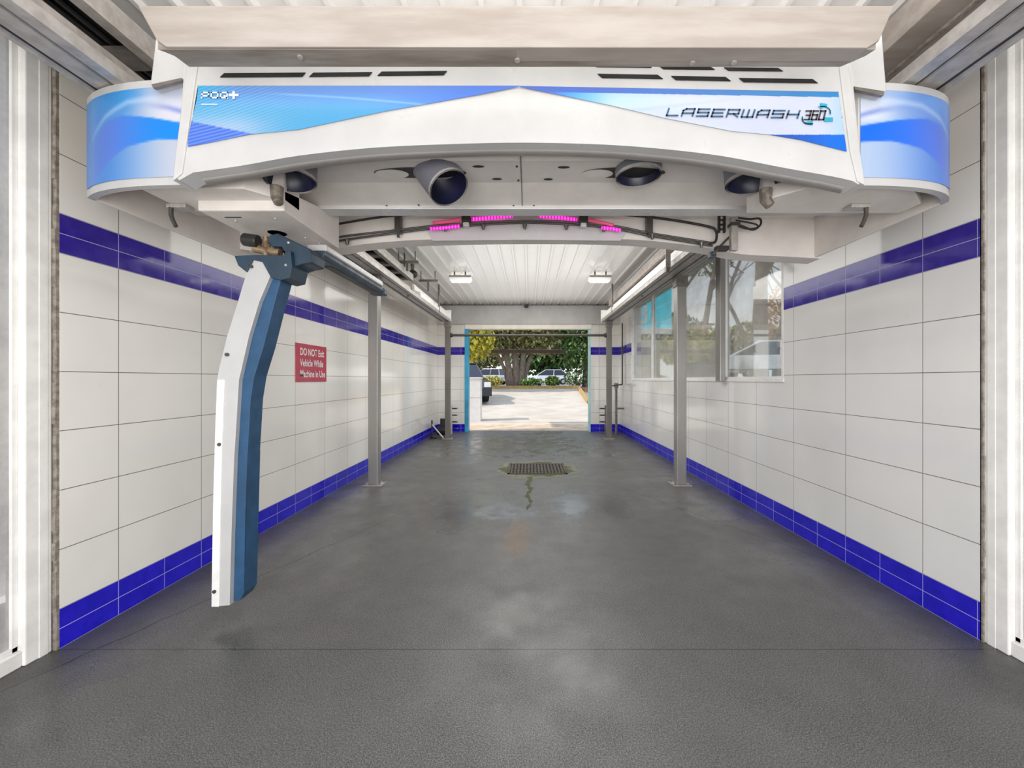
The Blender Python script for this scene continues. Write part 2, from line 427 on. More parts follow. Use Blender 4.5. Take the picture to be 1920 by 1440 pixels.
# back wall: two tiled piers, render above the opening
OX0, OX1, OZ = -1.66, 1.60, 2.67
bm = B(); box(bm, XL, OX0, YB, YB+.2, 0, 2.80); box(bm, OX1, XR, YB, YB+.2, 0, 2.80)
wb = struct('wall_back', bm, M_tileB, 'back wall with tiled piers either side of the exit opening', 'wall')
struct('trim_1', bx(XL, XR, YB-.06, YB+.2, 2.79, ZC), M_render, 'grey rendered header above the exit opening', 'header', bevel=.004)
struct('trim_2', bx(OX0, OX1+.02, YB-.03, YB+.2, OZ, 2.79), M_lintel, 'cream lintel over the exit opening', 'lintel', bevel=.003)
struct('trim_3', bx(OX0-.01, OX0+.085, YB-.02, YB+.21, 0, OZ), M_cyan, 'cyan painted jamb left of the exit opening', 'jamb', bevel=.004)
struct('trim_4', bx(OX1-.045, OX1, YB-.01, YB+.21, 0, OZ), M_cyan2, 'pale aqua jamb right of the exit opening', 'jamb', bevel=.004)
# sealant lines where wall tiles meet the entry frames
for k, (x, y) in enumerate(((XL-.012, 2.05), (XR+.012, 2.115))):
    bm = B(); s = 1 if k else -1
    zz = 0
    while zz < ZC:
        h = random.uniform(.05, .14); d = random.uniform(0, .008)
        box(bm, x-.012, x+.010, y+.018-d, y+.03, zz, min(zz+h, ZC)); zz += h
    struct('trim_%d' % (5+k), bm, M_mud, 'dirty sealant strip beside the %s entry frame' % ('right' if k else 'left'), 'trim')
# entry side frames and panes (reach back towards the camera and past it)
def entry(side, n):
    s = -1 if side == 'left' else 1
    x = XL-.03 if s < 0 else XR+.02
    y1 = 2.05 if s < 0 else 2.125
    x2 = x+s*.07
    root = thing('door_%d' % n, 'white aluminium framed glazed screen at the %s of the bay entry' % side, 'glazed screen', (x, 1.0, 0), kind='structure')
    bm = B(); box(bm, x-s*.012, x2, y1-.10, y1+.012, 0, ZC); box(bm, x, x2, -1.2, y1-.1, 0, .075); box(bm, x, x2, -1.2, y1-.1, ZC-.1, ZC)
    obj('door_frame', bm, M_frame, root, bevel=.006)
    bm = B(); box(bm, x-s*.014, x, y1-.045, y1-.005, .0, ZC-.01); box(bm, x+s*.02, x+s*.05, y1-.125, y1-.1, .075, ZC-.1); box(bm, x+s*.02, x+s*.05, -1.2, y1-.1, .075, .1)
    obj('glazing_bead', bm, M_frame, root, bevel=.003)
    obj('pane', bx(x+s*.032, x+s*.038, -1.2, y1-.125, .1, ZC-.1), M_fog, root)
entry('left', 1); entry('right', 2)
# corrugated ceiling, ribs run front to back
prof = []; xx = XL-.05; pitch = .198
n = int((XR-XL+.15)/pitch)
for k in range(n+1):
    x = XL-.03+k*pitch
    prof += [(x, ZC), (x+.150, ZC), (x+.160, ZC-.028), (x+.186, ZC-.028)]
prof.append((XL-.03+(n+1)*pitch, ZC))
bm = B()
a = [bm.verts.new((p[0], -.6, p[1])) for p in prof]; b = [bm.verts.new((p[0], YB-.05, p[1])) for p in prof]
c = [bm.verts.new((p[0], -.6, ZC+.08)) for p in (prof[0], prof[-1])]; d = [bm.verts.new((p[0], YB-.05, ZC+.08)) for p in (prof[0], prof[-1])]
for i in range(len(prof)-1): bm.faces.new((a[i], a[i+1], b[i+1], b[i]))
bm.faces.new((c[0], c[1], d[1], d[0]))
struct('ceiling', bm, M_ceil, 'white corrugated metal ceiling', 'ceiling')
bm = B(); box(bm, XL, XR, YB-.085, YB-.06, ZC-.045, ZC-.03)
for k in range(23): box(bm, XL+.16+k*pitch, XL+.19+k*pitch, YB-.085, YB-.062, ZC-.03, ZC+.02)  # dark tabs stand in for the shaded spaces between the ribs
struct('trim_7', bm, M_pipe, 'dark strip and tabs standing for the shaded rib gaps where the corrugated ceiling ends', 'trim')
# windows in the right wall
mull = [3.80, 4.97, 6.45, 7.87, 9.38]
for k in range(4):
    y0, y1 = mull[k], mull[k+1]
    root = thing('window_%d' % (k+1), '%s window pane of the right wall, white aluminium frame' % ['first and largest', 'second', 'third', 'furthest'][k], 'window', (XR+.06, (y0+y1)/2, WZ0), kind='structure')
    fx0, fx1 = XR-.002, XR+.05; w = .035
    bm = B(); box(bm, fx0, fx1, y0, y0+w, WZ0, WZ1); box(bm, fx0, fx1, y1-w, y1, WZ0, WZ1); box(bm, fx0, fx1, y0+w, y1-w, WZ0, WZ0+.03); box(bm, fx0, fx1, y0+w, y1-w, WZ1-.04, WZ1)
    if k == 3: box(bm, XR-.015, XR+.09, y1-.06, y1+.02, WZ0-.02, WZ1)
    obj('window_frame', bm, M_frame, root, bevel=.004)
    obj('pane', bx(XR+.03, XR+.036, y0+w, y1-w, WZ0+.03, WZ1-.04), M_glass, root)
struct('trim_8', bx(XR-.012, XR+.1, WY0-.01, WY1+.01, WZ0-.025, WZ0), M_frame, 'pale sill under the right wall windows', 'sill', bevel=.003)

# ================================================================ OUTSIDE
bm = B()
def terr(x, y):
    g = interp([(10.9, 0), (12.4, 0), (25, .80), (90, .95)], y)
    r = sm(x, 4.6, 8)*1.42 if y < 60 else 0
    return max(g, r) if x > 4.6 else g
def patch(bm, xs, ys, dz=0.):
    g = [[bm.verts.new((x, y, terr(x, y)+dz)) for x in xs] for y in ys]
    for j in range(len(ys)-1):
        for i in range(len(xs)-1): bm.faces.new((g[j][i], g[j][i+1], g[j+1][i+1], g[j+1][i]))
patch(bm, [-14, -6, -3.2, 3.2], [12.55, 14, 16, 18, 20, 22, 25.0])
struct('driveway', bm, M_conc, 'sunlit pale concrete driveway beyond the exit', 'driveway')
bm = B(); patch(bm, [-14, -3.2, 3.2], [10.95, 11.6, 12.55], -.002)
struct('apron', bm, M_apron, 'warm stained concrete strip just outside the exit', 'paving')
bm = B(); patch(bm, [3.2, 4.6, 5.2, 6, 7, 8, 12, 24, 40], [-6, 0, 6, 10.95, 12.55, 14, 16, 18, 20, 22, 25.0, 26, 40], -.01)
patch(bm, [-60, -20, -3.2, 3.2], [25.0, 27, 40, 60, 95], -.01); patch(bm, [3.2, 24, 60], [40, 60, 95], -.01)
struct('car_park', bm, M_asph, 'grey asphalt of the car park beyond the garden bed', 'ground')
# yellow painted kerbs and the mulch bed
KY = 25.0
tag(obj('kerb', bx(-3.9, 3.0, KY, KY+.2, .72, .98), M_yellow, bevel=.02), 'yellow kerb across the far end of the driveway', 'kerb', kind='structure')
bm = B(); prism(bm, [(2.92, KY), (3.1, KY), (2.62, 17.5), (2.46, 17.5)], 'z', 0, .1)
for v in bm.verts:
    v.co.z = terr(v.co.x, v.co.y)-.03 + (.18 if v.co.z > .05 else 0)
tag(obj('kerb', bm, M_yellow, bevel=.01), 'yellow kerb running along the right of the driveway', 'kerb', kind='structure')
bm = B(); patch(bm, [-3.9, -1, 1, 3.0], [KY+.2, 26.5, 28.5], .10); patch(bm, [3.1, 4.2, 4.6], [17.5, 20, 22, 25.0, 28.5], .08)
struct('garden_bed', bm, M_soil, 'red bark mulch bed behind the yellow kerb', 'garden bed')
struct('wall_outer', bx(-3.75, -3.55, -3, 4.6, -.1, 4.2), M_brickL, 'pale block wall outside the left screen', 'wall')
struct('wall_outer_right', bx(3.35, 3.5, -3, 3.4, -.1, 4.2), M_brickR, 'brown block wall outside the right screen', 'wall')
def leafmass(bm, c, r, n, size, sq=1.0):
    for _ in range(n):
        while True:
            p = Vector((random.uniform(-1, 1), random.uniform(-1, 1), random.uniform(-1, 1)))
            if .35 < p.length < 1: break
        q = Vector((c[0]+p.x*r[0], c[1]+p.y*r[1], c[2]+p.z*r[2]))
        s = size*random.uniform(.6, 1.4)
        rot = Matrix.Rotation(random.uniform(0, 6.28), 3, 'Z') @ Matrix.Rotation(random.uniform(-1.2, 1.2), 3, 'X')
        e = [rot @ Vector(v) for v in ((-s*.35, 0, 0), (0, -s*.6, 0), (s*.35, 0, 0), (0, s*.6, .1*s))]
        bm.faces.new([bm.verts.new(q+v) for v in e])
def tree(x, y, trunk, crowns, leaf, label, group, stems=None, size=.3, n=900):
    z = terr(x, y)
    root = thing('tree', label, 'tree', (x, y, z), group)
    bm = B()
    for (dx, dy, lean, r, h) in (stems or [(0, 0, .3, trunk, 5)]):
        pts = [(x+dx, y+dy, z-.05), (x+dx+lean*.15, y+dy, z+h*.3), (x+dx+lean*.5, y+dy, z+h*.65), (x+dx+lean, y+dy+.2, z+h)]
        tube(bm, [v for v in smooth_pts(pts, 9)], r, 9, r2=r*.45)
        for q in range(3):
            b = Vector(pts[2]); tube(bm, [b, b+Vector((random.uniform(-1, 1), random.uniform(-.6, .6), .9)), b+Vector((random.uniform(-2, 2), random.uniform(-1, 1), 2.2))], r*.4, 6, r2=r*.12)
    obj('trunk', bm, M_bark, root, smooth=True)
    bm = B()
    for (cx, cy, cz, rx, ry, rz, nn) in crowns: leafmass(bm, (x+cx, y+cy, z+cz), (rx, ry, rz), nn, size)
    f = obj('foliage', bm, leaf, root, normals=False); f['kind'] = 'stuff'
    return root
tree(-.9, 27.2, .35, [(0, -.3, 4.3, 3.6, 1.6, 1.6, 4200), (-1.9, -.6, 2.9, 1.6, 1.0, 1.0, 900), (1.9, -.2, 3.1, 1.7, 1, 1.1, 1100), (-.6, 0, 3.0, 3.0, 1.2, .8, 900)], M_leaf1,
     'multi-trunked olive green tree standing behind the far yellow kerb', None, stems=[(-.28, 0, -1.3, .26, 5), (.05, .05, -.2, .30, 5.2), (.36, 0, .7, .24, 5), (.5, .2, 1.9, .17, 4.6), (-.45, .2, -2.2, .15, 4.4)], size=.26)
tree(-4.4, 23.6, .25, [(0.6, 0, 2.9, 1.9, 1.4, 1.4, 2600), (0.6, -.4, 4.2, 2.0, 1.4, 1.2, 1000)], M_leaf2, 'yellow-green tree at the left edge of the exit view', None, size=.24)
tree(3.6, 26.4, .22, [(0, 0, 2.4, 1.7, 1.4, 1.5, 2000), (-.3, 0, 4.2, 2.0, 1.4, 1.3, 1500)], M_leaf3, 'dense dark green tree at the right edge of the exit view', None, size=.24)
# a row of trees far behind the car park closes the view
for k, (x, y, lf, lb) in enumerate(((-23, 62, M_leaf3, 'dark green tree far left beyond the car park'), (-9.8, 66, M_leaf1, 'olive tree far beyond the car park, left of the multi-trunked tree'), (2.6, 64, M_leaf3, 'dark green tree far beyond the car park behind the white car'), (15, 66, M_leaf1, 'olive tree far beyond the car park, right of the white car'))):
    tree(x, y, .5, [(0, 0, 5.2, 6.2, 2.5, 4.4, 3400)], lf, lb, 'far trees beyond the car park', size=.85)
# trees seen through the right wall windows
tree(10.6, 19.0, .42, [(-1.2, 2.5, 1.9, 1.8, 1.4, 1.0, 900), (.3, 1, 7.4, 3, 2, 1.2, 700)], M_leaf1, 'thick grey-trunked tree seen through the first right window', 'trees outside the right windows', stems=[(0, 0, .2, .42, 7), (-.2, .1, -2.4, .12, 5.5), (.9, .3, 1.3, .14, 6)], size=.22)
tree(7.2, 17.6, .26, [(0, 0, 5.6, 1.8, 1.4, 1.2, 500)], M_leaf1, 'forked slender tree seen through the second right window', 'trees outside the right windows', stems=[(-.5, 0, -.3, .2, 6), (.1, 0, .9, .16, 6), (.5, .2, 1.8, .12, 6)], size=.22)
tree(13.4, 22.0, .15, [(0, 0, 3.0, 1.1, 1, 2.0, 1100)], M_orange, 'orange-yellow leaved tree seen at the near edge of the first right window', 'trees outside the right windows', size=.2)
for k in range(2):
    x, y = 15+k*12, 44+k*6
    tree(x, y, .4, [(0, 0, 4.0, 4.4, 2.4, 3.0, 1700)], M_leaf1 if k % 2 else M_leaf3, ('dark green tree behind the cars outside the right windows', 'olive tree far behind the silver car outside the right windows')[k], 'background trees right of the bay', size=.6)
def shrub(x, y, r, h, leaf, label, size=.13, n=700):
    z = terr(x, y)+.05
    root = thing('shrub', label, 'shrub', (x, y, z), 'shrubs in the mulch bed')
    bm = B()
    for q in range(5):
        a = q*1.25; tube(bm, [(x, y, z), (x+r*.4*math.cos(a), y+.3*r*math.sin(a), z+h*.6)], .02, 5)
    obj('stem', bm, M_bark, root)
    bm = B(); leafmass(bm, (x, y, z+h*.5), (r, r*.8, h*.5), n, size); f = obj('foliage', bm, leaf, root, normals=False); f['kind'] = 'stuff'
shrub(-2.35, 26.0, .75, .75, M_leaf2, 'low yellow-green shrub left of the multi-trunked tree')
shrub(-3.75, 26.9, .7, .8, M_leaf4, 'green shrub partly hidden behind the dark grey car')
shrub(.15, 26.1, .8, .62, M_leaf4, 'trimmed dark green shrub in front of the white car')
shrub(1.5, 26.3, .5, .75, M_leaf4, 'small green shrub left of the dark tree')
shrub(2.95, 26.0, .8, 1.15, M_leaf3, 'tall dark shrub beside the right kerb')
# ---- cars
def car(x, y, z, rz, paint, label, L=4.5, W=1.8, Hh=1.45, suv=False, group=None):
    root = thing('car', label, 'car', (0, 0, 0), group)
    belt = Hh*.60
    side = [(-L/2, .32), (-L/2+.02, belt*.78), (-L/2+.12, belt), (L/2-1.25, belt), (L/2-.25, belt*.86), (L/2, belt*.6), (L/2, .28)]
    arch = []
    for cx in (L/2-.85, -L/2+.82):
        arch += [(cx+.37*math.cos(a), .30+.37*math.sin(a)) for a in [k*PI/6 for k in range(7)]]
    poly = side + [(q[0], max(q[1], .2)) for q in arch]
    bm = B(); prism(bm, poly, 'y', -W/2, W/2); bmesh.ops.triangulate(bm, faces=[f for f in bm.faces if len(f.verts) > 4])
    obj('car_body', bm, paint, root, bevel=.05, smooth=False, seg=3)
    gh = [(-L/2+.16, belt-.02), (-L/2+(.35 if suv else .95), Hh-.05), (L/2-2.25, Hh-.05), (L/2-1.3, belt-.02)]
    bm = B(); a = [bm.verts.new((p[0], -W/2+.08+(.16 if i in (1, 2) else 0), p[1])) for i, p in enumerate(gh)]; b = [bm.verts.new((v.co.x, -v.co.y, v.co.z)) for v in a]
    bm.faces.new(a); bm.faces.new(b[::-1])
    for i in range(4): bm.faces.new((a[i], b[i], b[(i+1) % 4], a[(i+1) % 4]))
    obj('car_window', bm, M_carg, root, bevel=.02)
    x0, x1 = gh[1][0], gh[2][0]; yy = W/2-.23
    bm = B(); box(bm, x0-.04, x1+.04, -yy, yy, Hh-.06, Hh)
    for s in (-1, 1):
        for (pa, pb) in ((gh[3], gh[2]), (gh[0], gh[1]), (((x0+x1)/2, belt), ((x0+x1)/2-.05, Hh-.05))):
            tube(bm, [(pa[0], s*(W/2-.08), pa[1]), (pb[0], s*(W/2-.235), pb[1])], .035, 6)
    obj('roof', bm, paint, root, bevel=.02)
    for cx in (L/2-.85, -L/2+.82):
        for s in (-1, 1):
            w = obj('wheel', tb([(cx, s*(W/2-.22), .31), (cx, s*(W/2+.01), .31)], .31, 20), M_tyre, root)
            obj('hubcap', tb([(cx, s*(W/2-.02), .31), (cx, s*(W/2+.025), .31)], .19, 14), M_cars, w)
    for s in (-1, 1):
        obj('headlight', bx(L/2-.09, L/2+.015, s*.85*W/2-.16, s*.85*W/2+.1, belt*.62, belt*.82), M_wtext, root, bevel=.02)
    obj('grille', bx(L/2-.02, L/2+.02, -.42, .42, .42, belt*.72), M_dark, root, bevel=.01)
    root.location = (x, y, z); root.rotation_euler = (0, 0, rz)
    return root
car(-3.15, 19.0, terr(-3, 18.6)-.01, math.radians(-72), M_card, 'dark grey car parked beyond the white cabinet', W=1.9, Hh=1.75, suv=True)
car(1.9, 43.5, terr(0, 43.5), math.radians(180), M_carw, 'white car parked behind the trimmed shrub, beyond the tree', L=4.9, Hh=1.55)
car(-4.3, 42.0, terr(0, 42), math.radians(150), M_cars, 'silver car with dark windows, left behind the tree trunks', Hh=1.6, suv=True)
car(8.6, 15.6, 1.43, math.radians(160), M_carw, 'white car seen low in the first right window', Hh=1.35, group='cars outside the right windows')
car(11.2, 24.5, 1.43, math.radians(185), M_cars, 'silver car seen behind the trunk in the first right window', group='cars outside the right windows')
# ---- pillar cabinet, clearance bar, teal sign, beige wall
bx0, bx1, by = -1.90, -1.53, 13.0
zt = terr(-1.7, by)
root = thing('pay_cabinet', 'white metal cabinet standing on the driveway left of the exit', 'cabinet', ((bx0+bx1)/2, by+.2, zt-.02))
obj('cabinet_body', bx(bx0, bx1, by, by+.4, zt-.02, 1.38), M_box, root, bevel=.01)
obj('cabinet_cap', bx(bx0-.02, bx1+.02, by-.02, by+.42, 1.38, 1.43), M_box, root, bevel=.008)
obj('door_seam', bx(bx0+.01, bx1-.01, by-.004, by, .78, .785), M_galvd, root)
root = thing('clearance_bar', 'dark brown height clearance bar hanging outside the exit', 'clearance bar', (0, 11.8, 2.1))
obj('bar', tb([(-1.08, 11.8, 2.16), (1.05, 11.8, 2.16)], .055, 12), simple('brown bar paint', (74, 56, 44), .5), root)
for x in (-.7, .68): obj('hanger_cable', tb([(x, 11.8, 2.2), (x, 11.8, 3.22)], .006, 6), M_pipe, root)
tag(obj('canopy', bx(-2.9, 2.9, 10.95, 12.2, 3.2, 3.32), M_render), 'thin grey canopy slab over the exit', 'canopy', kind='structure')
root = thing('sign_board', 'teal sign board with white numeral, seen through the two furthest windows', 'sign', (3.9, 13.0, .1))
obj('sign_face', bx(3.36, 4.5, 13.0, 13.06, 2.80, 4.3), M_tealsign, root)
for x in (3.5, 4.35): obj('sign_post', bx(x-.04, x+.04, 13.06, 13.14, terr(x, 13)-.05, 4.2), M_galv, root)
obj('numeral', text_bm('3', .95, lambda u, v: (3.42+u*.75, 12.99, 3.12+v)), M_wtext, root)
obj('sign_footer', bx(3.36, 4.5, 12.985, 12.995, 2.80, 2.98), M_wtext, root)
tag(obj('garden_wall', bx(3.2, 7.0, 14.6, 14.8, 0, 2.75), M_beige, bevel=.01), 'beige rendered wall behind the teal sign', 'wall', kind='structure')

# ================================================================ RAILS, POSTS, TRAYS
def rail(side):
    s = -1 if side == 'left' else 1
    xo, xi = (-2.05, -1.83) if s < 0 else (1.94, 1.69); ZR = 2.70
    y0, y1 = .7, 9.62
    root = thing('track_rail', 'galvanised steel track rail running the length of the %s side' % side, 'rail', ((xo+xi)/2, 5, 2.70), 'track rails carrying the wash gantry')
    w = (xi-xo)
    # channel with rolled lips and grooves
    P = [(0, 0), (.10, 0), (.12, .018), (.20, .018), (.22, .006), (.62, .006), (.64, .02), (.72, .02), (.74, 0), (1, 0), (1, .055), (.9, .062), (.4, .062), (.3, .10), (.3, .205), (0, .205), (0, .16), (.06, .155), (.06, .05), (0, .045)]
    prism_pts = [(xo+p[0]*w, ZR+p[1]) for p in P]
    bm = B(); prism(bm, prism_pts, 'y', y0, y1)
    obj('rail_channel', bm, M_galv, root)
    obj('rail_groove', bx(xo+w*.12, xo+w*.20, y0, y1, ZR+.012, ZR+.0185), M_dark, root)
    obj('rail_groove', bx(xo+w*.64, xo+w*.72, y0, y1, ZR+.014, ZR+.0205), M_dark, root)
    obj('end_plate', bx(min(xo, xi)-.01, max(xo, xi)+.01, y1, y1+.012, 2.69, 2.98), M_frame, root, bevel=.003)
    yc = 6.95 if s < 0 else 4.4
    bm = B(); prism(bm, [(xi, ZR+.06), (xi, ZR+.13), (xo+w*.55, ZR+.17), (xo+w*.5, ZR+.27), (xo+w*.34, ZR+.27), (xo+w*.34, ZR+.06)], 'y', yc, y1); obj('rail_cover', bm, M_frame, root, bevel=.004)
    for y in (1.15, 3.6, 6.6):
        bm = B(); zc = 2.695
        tube(bm, [((xo+xi)/2, y, zc-.008), ((xo+xi)/2, y, zc+.01)], .016, 8); obj('bolt', bm, M_galvd, root)
    # hangers up to the ceiling
    for y in (4.3, 8.4):
        h = obj('hanger', bx(xi-s*.0, xi+s*.03, y, y+.05, 2.72, ZC), M_galvd, root)
    return root
rail('left'); rail('right')
def post(x, y, w, label, top=2.692, mat=None):
    root = thing('support_post', label, 'post', (x, y, 0), 'steel posts carrying the track rails')
    obj('post_tube', bx(x-w/2, x+w/2, y-w/2, y+w/2, .012, top), mat or M_steel, root, bevel=.008)
    bm = B(); box(bm, x-w*.95, x+w*.95, y-w*.85, y+w*.85, 0, .014); p = obj('base_plate', bm, M_galv, root, bevel=.002)
    for sx in (-1, 1):
        for sy in (-1, 1): obj('anchor_bolt', tb([(x+sx*w*.75, y+sy*w*.66, .012), (x+sx*w*.75, y+sy*w*.66, .035)], .009, 8), M_galvd, p)
    obj('top_bracket', bx(x-w*.6, x+w*.6, y-w*.58, y+w*.58, top-.14, top-.002), M_galvd, root, bevel=.003)
    return root
post(-2.0, 5.33, .125, 'grey steel post in front of the left wall, right of the red sign')
post(1.955, 5.33, .125, 'grey steel post in front of the right wall windows')
post(-1.865, 9.45, .115, 'grey steel post in the far left corner', mat=M_steelf)
post(1.835, 9.45, .115, 'grey steel post in the far right corner', mat=M_steelf)
# dark downpipe / steel mullion by the second window
tag(obj('steel_column', bx(2.27, 2.335, 4.89, 5.02, 1.34, 2.98), M_steel, bevel=.006), 'steel column against the right wall between the first and second windows', 'column', kind='structure')
# cross pipe between far posts
root = thing('cross_pipe', 'grey horizontal pipe spanning between the two far posts', 'pipe', (0, 9.45, 2.3))
obj('pipe', tb([(-1.805, 9.45, 2.375), (1.775, 9.45, 2.375)], .03, 10), M_pipe, root)
for x in (-1.783, 1.753): obj('pipe_collar', tb([(x-.02, 9.45, 2.375), (x+.02, 9.45, 2.375)], .05, 10), M_pipe, root)
# cable ladder left
root = thing('cable_tray', 'metal ladder cable tray above the left track rail', 'cable tray', (-2.13, 4, 3.0))
bm = B(); box(bm, -2.29, -2.26, .6, 6.8, 2.99, 3.09); obj('tray_side', bm, M_galv, root)
obj('tray_side', bx(-1.97, -1.91, .6, 6.8, 2.985, 3.09), M_galv, root)
obj('tray_lining', bx(-2.26, -1.97, .6, 6.8, 3.06, 3.075), M_black, root)
y = .8
while y < 6.7:
    obj('rung', bx(-2.26, -1.97, y, y+.13, 3.0, 3.03), M_galvd, root); y += .42
obj('cable', tb([(-2.16, .6, 3.045), (-2.14, 3, 3.045), (-2.18, 6.7, 3.045)], .014, 6), M_rubber, root)
obj('cable', tb([(-2.08, .6, 3.045), (-2.1, 3, 3.045), (-2.05, 6.7, 3.045)], .012, 6), M_rubber, root)
for y in (1.2, 3.9, 6.4): obj('tray_hanger', bx(-1.95, -1.93, y, y+.03, 3.09, ZC), M_galvd, root)
root = thing('cable_trough', 'beige enclosed cable trough above the right track rail', 'cable trough', (1.92, 4, 3.0))
obj('trough_body', bx(1.78, 2.10, .6, 9.2, 3.0, 3.14), M_dirtw, root, bevel=.004)
obj('trough_lip', bx(1.92, 1.94, .6, 9.2, 2.985, 3.0), M_mud, root)
for y in (1.6, 5.0, 8.4): obj('trough_hanger', bx(1.93, 1.96, y, y+.03, 3.14, ZC), M_galvd, root)
# camera dome and strut brackets under the ceiling
root = thing('junction_dome', 'dark round ceiling sensor beside the end of the cable tray', 'sensor', (-1.98, 7.0, 3.1))
bm = B(); ball(bm, (-1.98, 7.0, 3.15), .085, (1, 1, .8)); obj('dome', bm, M_dark, root, smooth=True)
obj('dome_stem', tb([(-1.98, 7.0, 3.2), (-1.98, 7.0, ZC)], .03, 8), M_galvd, root)
def strut(x, y, w, z, d, label):
    root = thing('strut_bracket', label, 'bracket', (x, y, z), 'strut brackets hung from the ceiling')
    obj('crossbar', bx(x-w/2, x+w/2, y-.02, y+.02, z, z+.035), M_galvd, root)
    for sx in (-.4, .35): obj('drop_rod', tb([(x+sx*w, y, z+.03), (x+sx*w, y, ZC+.06)], .009, 6), M_galvd, root)
    obj('down_leg', bx(x-.02, x+.015, y-.015, y+.015, z-d, z), M_galvd, root)
strut(-1.86, 6.3, .34, 3.14, .12, 'strut bracket beside the cable tray, nearest of the left ones')
strut(-1.82, 7.45, .34, 3.13, .17, 'strut bracket just beyond the dark ceiling sensor')
root = thing('hanging_strap', 'dark steel strap hanging from the ceiling on the inner side of the right track rail', 'bracket', (1.64, 4.85, 2.62))
obj('strap', bx(1.61, 1.665, 4.84, 4.86, 2.66, ZC+.06), M_galvd, root)
obj('strap_foot', bx(1.60, 1.64, 4.80, 4.86, 2.62, 2.67), M_pipe, root)
def clight(x, y, label):
    root = thing('ceiling_light', label, 'ceiling light', (x, y, 3.1), 'ceiling lights in the far half of the bay')
    obj('light_bar', bx(x-.2, x+.2, y-.02, y+.02, 3.235, 3.255), M_pipe, root)
    for sx in (-.1, .1): obj('light_bolt', tb([(x+sx, y, 3.25), (x+sx, y, ZC)], .014, 8), M_pipe, root)
    obj('light_housing', bx(x-.2, x+.2, y+.02, y+.16, 3.17, 3.235), M_frame, root, bevel=.01)
    obj('light_diffuser', bx(x-.17, x+.17, y+.03, y+.15, 3.160, 3.17), M_light, root)
clight(-1.26, 7.5, 'small flat ceiling light on the left of the corrugated ceiling')
clight(1.30, 7.5, 'small flat ceiling light on the right of the corrugated ceiling')
tag(obj('ceiling_sensor', bx(-.12, -.02, YB-.16, YB-.085, 3.2, 3.28), M_dark, bevel=.01), 'small dark sensor on the header above the exit', 'sensor')

# ================================================================ BACK CORNER FITTINGS
def manifold(x, s, label):
    root = thing('spray_manifold', label, 'spray manifold', (x, 10.2, 0), 'low side spray manifolds at the exit')
    obj('manifold_pipe', bx(x-.025, x+.025, 10.18, 10.23, .0, .72), M_wpipe if s > 0 else M_galvd, root, bevel=.004)
    for k in range(4):
        z = .64-.165*k
        n = obj('spray_nozzle', tb([(x, 10.2, z), (x+s*.14, 10.2, z)], .016, 8), M_dark, root)
        obj('nozzle_tip', tb([(x+s*.14, 10.2, z), (x+s*.17, 10.2, z)], .011, 8), M_steel, n)
manifold(-1.93, 1, 'upright pipe with four small spray nozzles by the left exit pier')
manifold(1.90, -1, 'upright pipe with four small spray nozzles by the right exit pier')
root = thing('water_pipe', 'thin grey water pipe with a valve down the far right corner', 'pipe', (2.27, 10.3, 0))
obj('upper_pipe', tb([(2.31, 10.2, 1.25), (2.31, 10.2, 2.75)], .018, 8), M_pipe, root)
obj('lower_pipe', tb([(2.16, 10.2, 0), (2.16, 10.2, 1.2)], .03, 8), M_galvd, root)
v = obj('valve_body', tb([(2.16, 10.2, 1.14), (2.16, 10.2, 1.27)], .05, 10), M_galvd, root)
obj('valve_handle', tb([(2.05, 10.16, 1.2), (2.31, 10.16, 1.24)], .016, 8), M_pipe, root)
obj('wall_clip', bx(2.16, 2.345, 10.18, 10.22, .62, .66), M_pipe, root)
root = thing('spray_pump', 'dark pump with white brace rod at the foot of the far left post', 'pump', (-2.15, 9.9, 0))
bm = B(); tube(bm, [(-2.2, 9.9, .13), (-1.98, 9.9, .13)], .11, 14); obj('pump_body', bm, M_dark, root, smooth=False)
obj('pump_foot', bx(-2.26, -1.96, 9.82, 9.98, 0, .03), M_galvd, root)
obj('pump_motor', tb([(-2.07, 9.9, .22), (-2.07, 9.9, .42)], .07, 12), M_dark, root)
obj('brace_rod', tb([(-2.22, 9.45, .32), (-1.94, 9.33, .03)], .016, 8), M_wpipe, root)
obj('brace_stake', tb([(-2.24, 9.5, .0), (-2.24, 9.5, .42)], .018, 8), M_dark, root)
obj('pump_hose', tb(smooth_pts([(-2.2, 9.8, .1), (-2.28, 9.6, .06), (-2.24, 9.4, .05), (-2.1, 9.3, .03)], 10), .018, 8), M_rubber, root)

# ================================================================ RED SIGN
root = thing('warning_sign', 'red rectangular warning sign with white lettering on the left tiled wall', 'sign', (XL, 4.47, 1.33))
obj('sign_panel', bx(XL, XL+.008, 4.17, 4.80, 1.335, 1.735), M_red, root, bevel=.002)
for k, t in enumerate(('DO NOT Exit', 'Vehicle While', 'Machine in Use')):
    obj('sign_text', text_bm(t, .105, lambda u, v: (XL+.0095, 4.245+u*.80, 1.615-.115*k+v)), M_wtext, root)

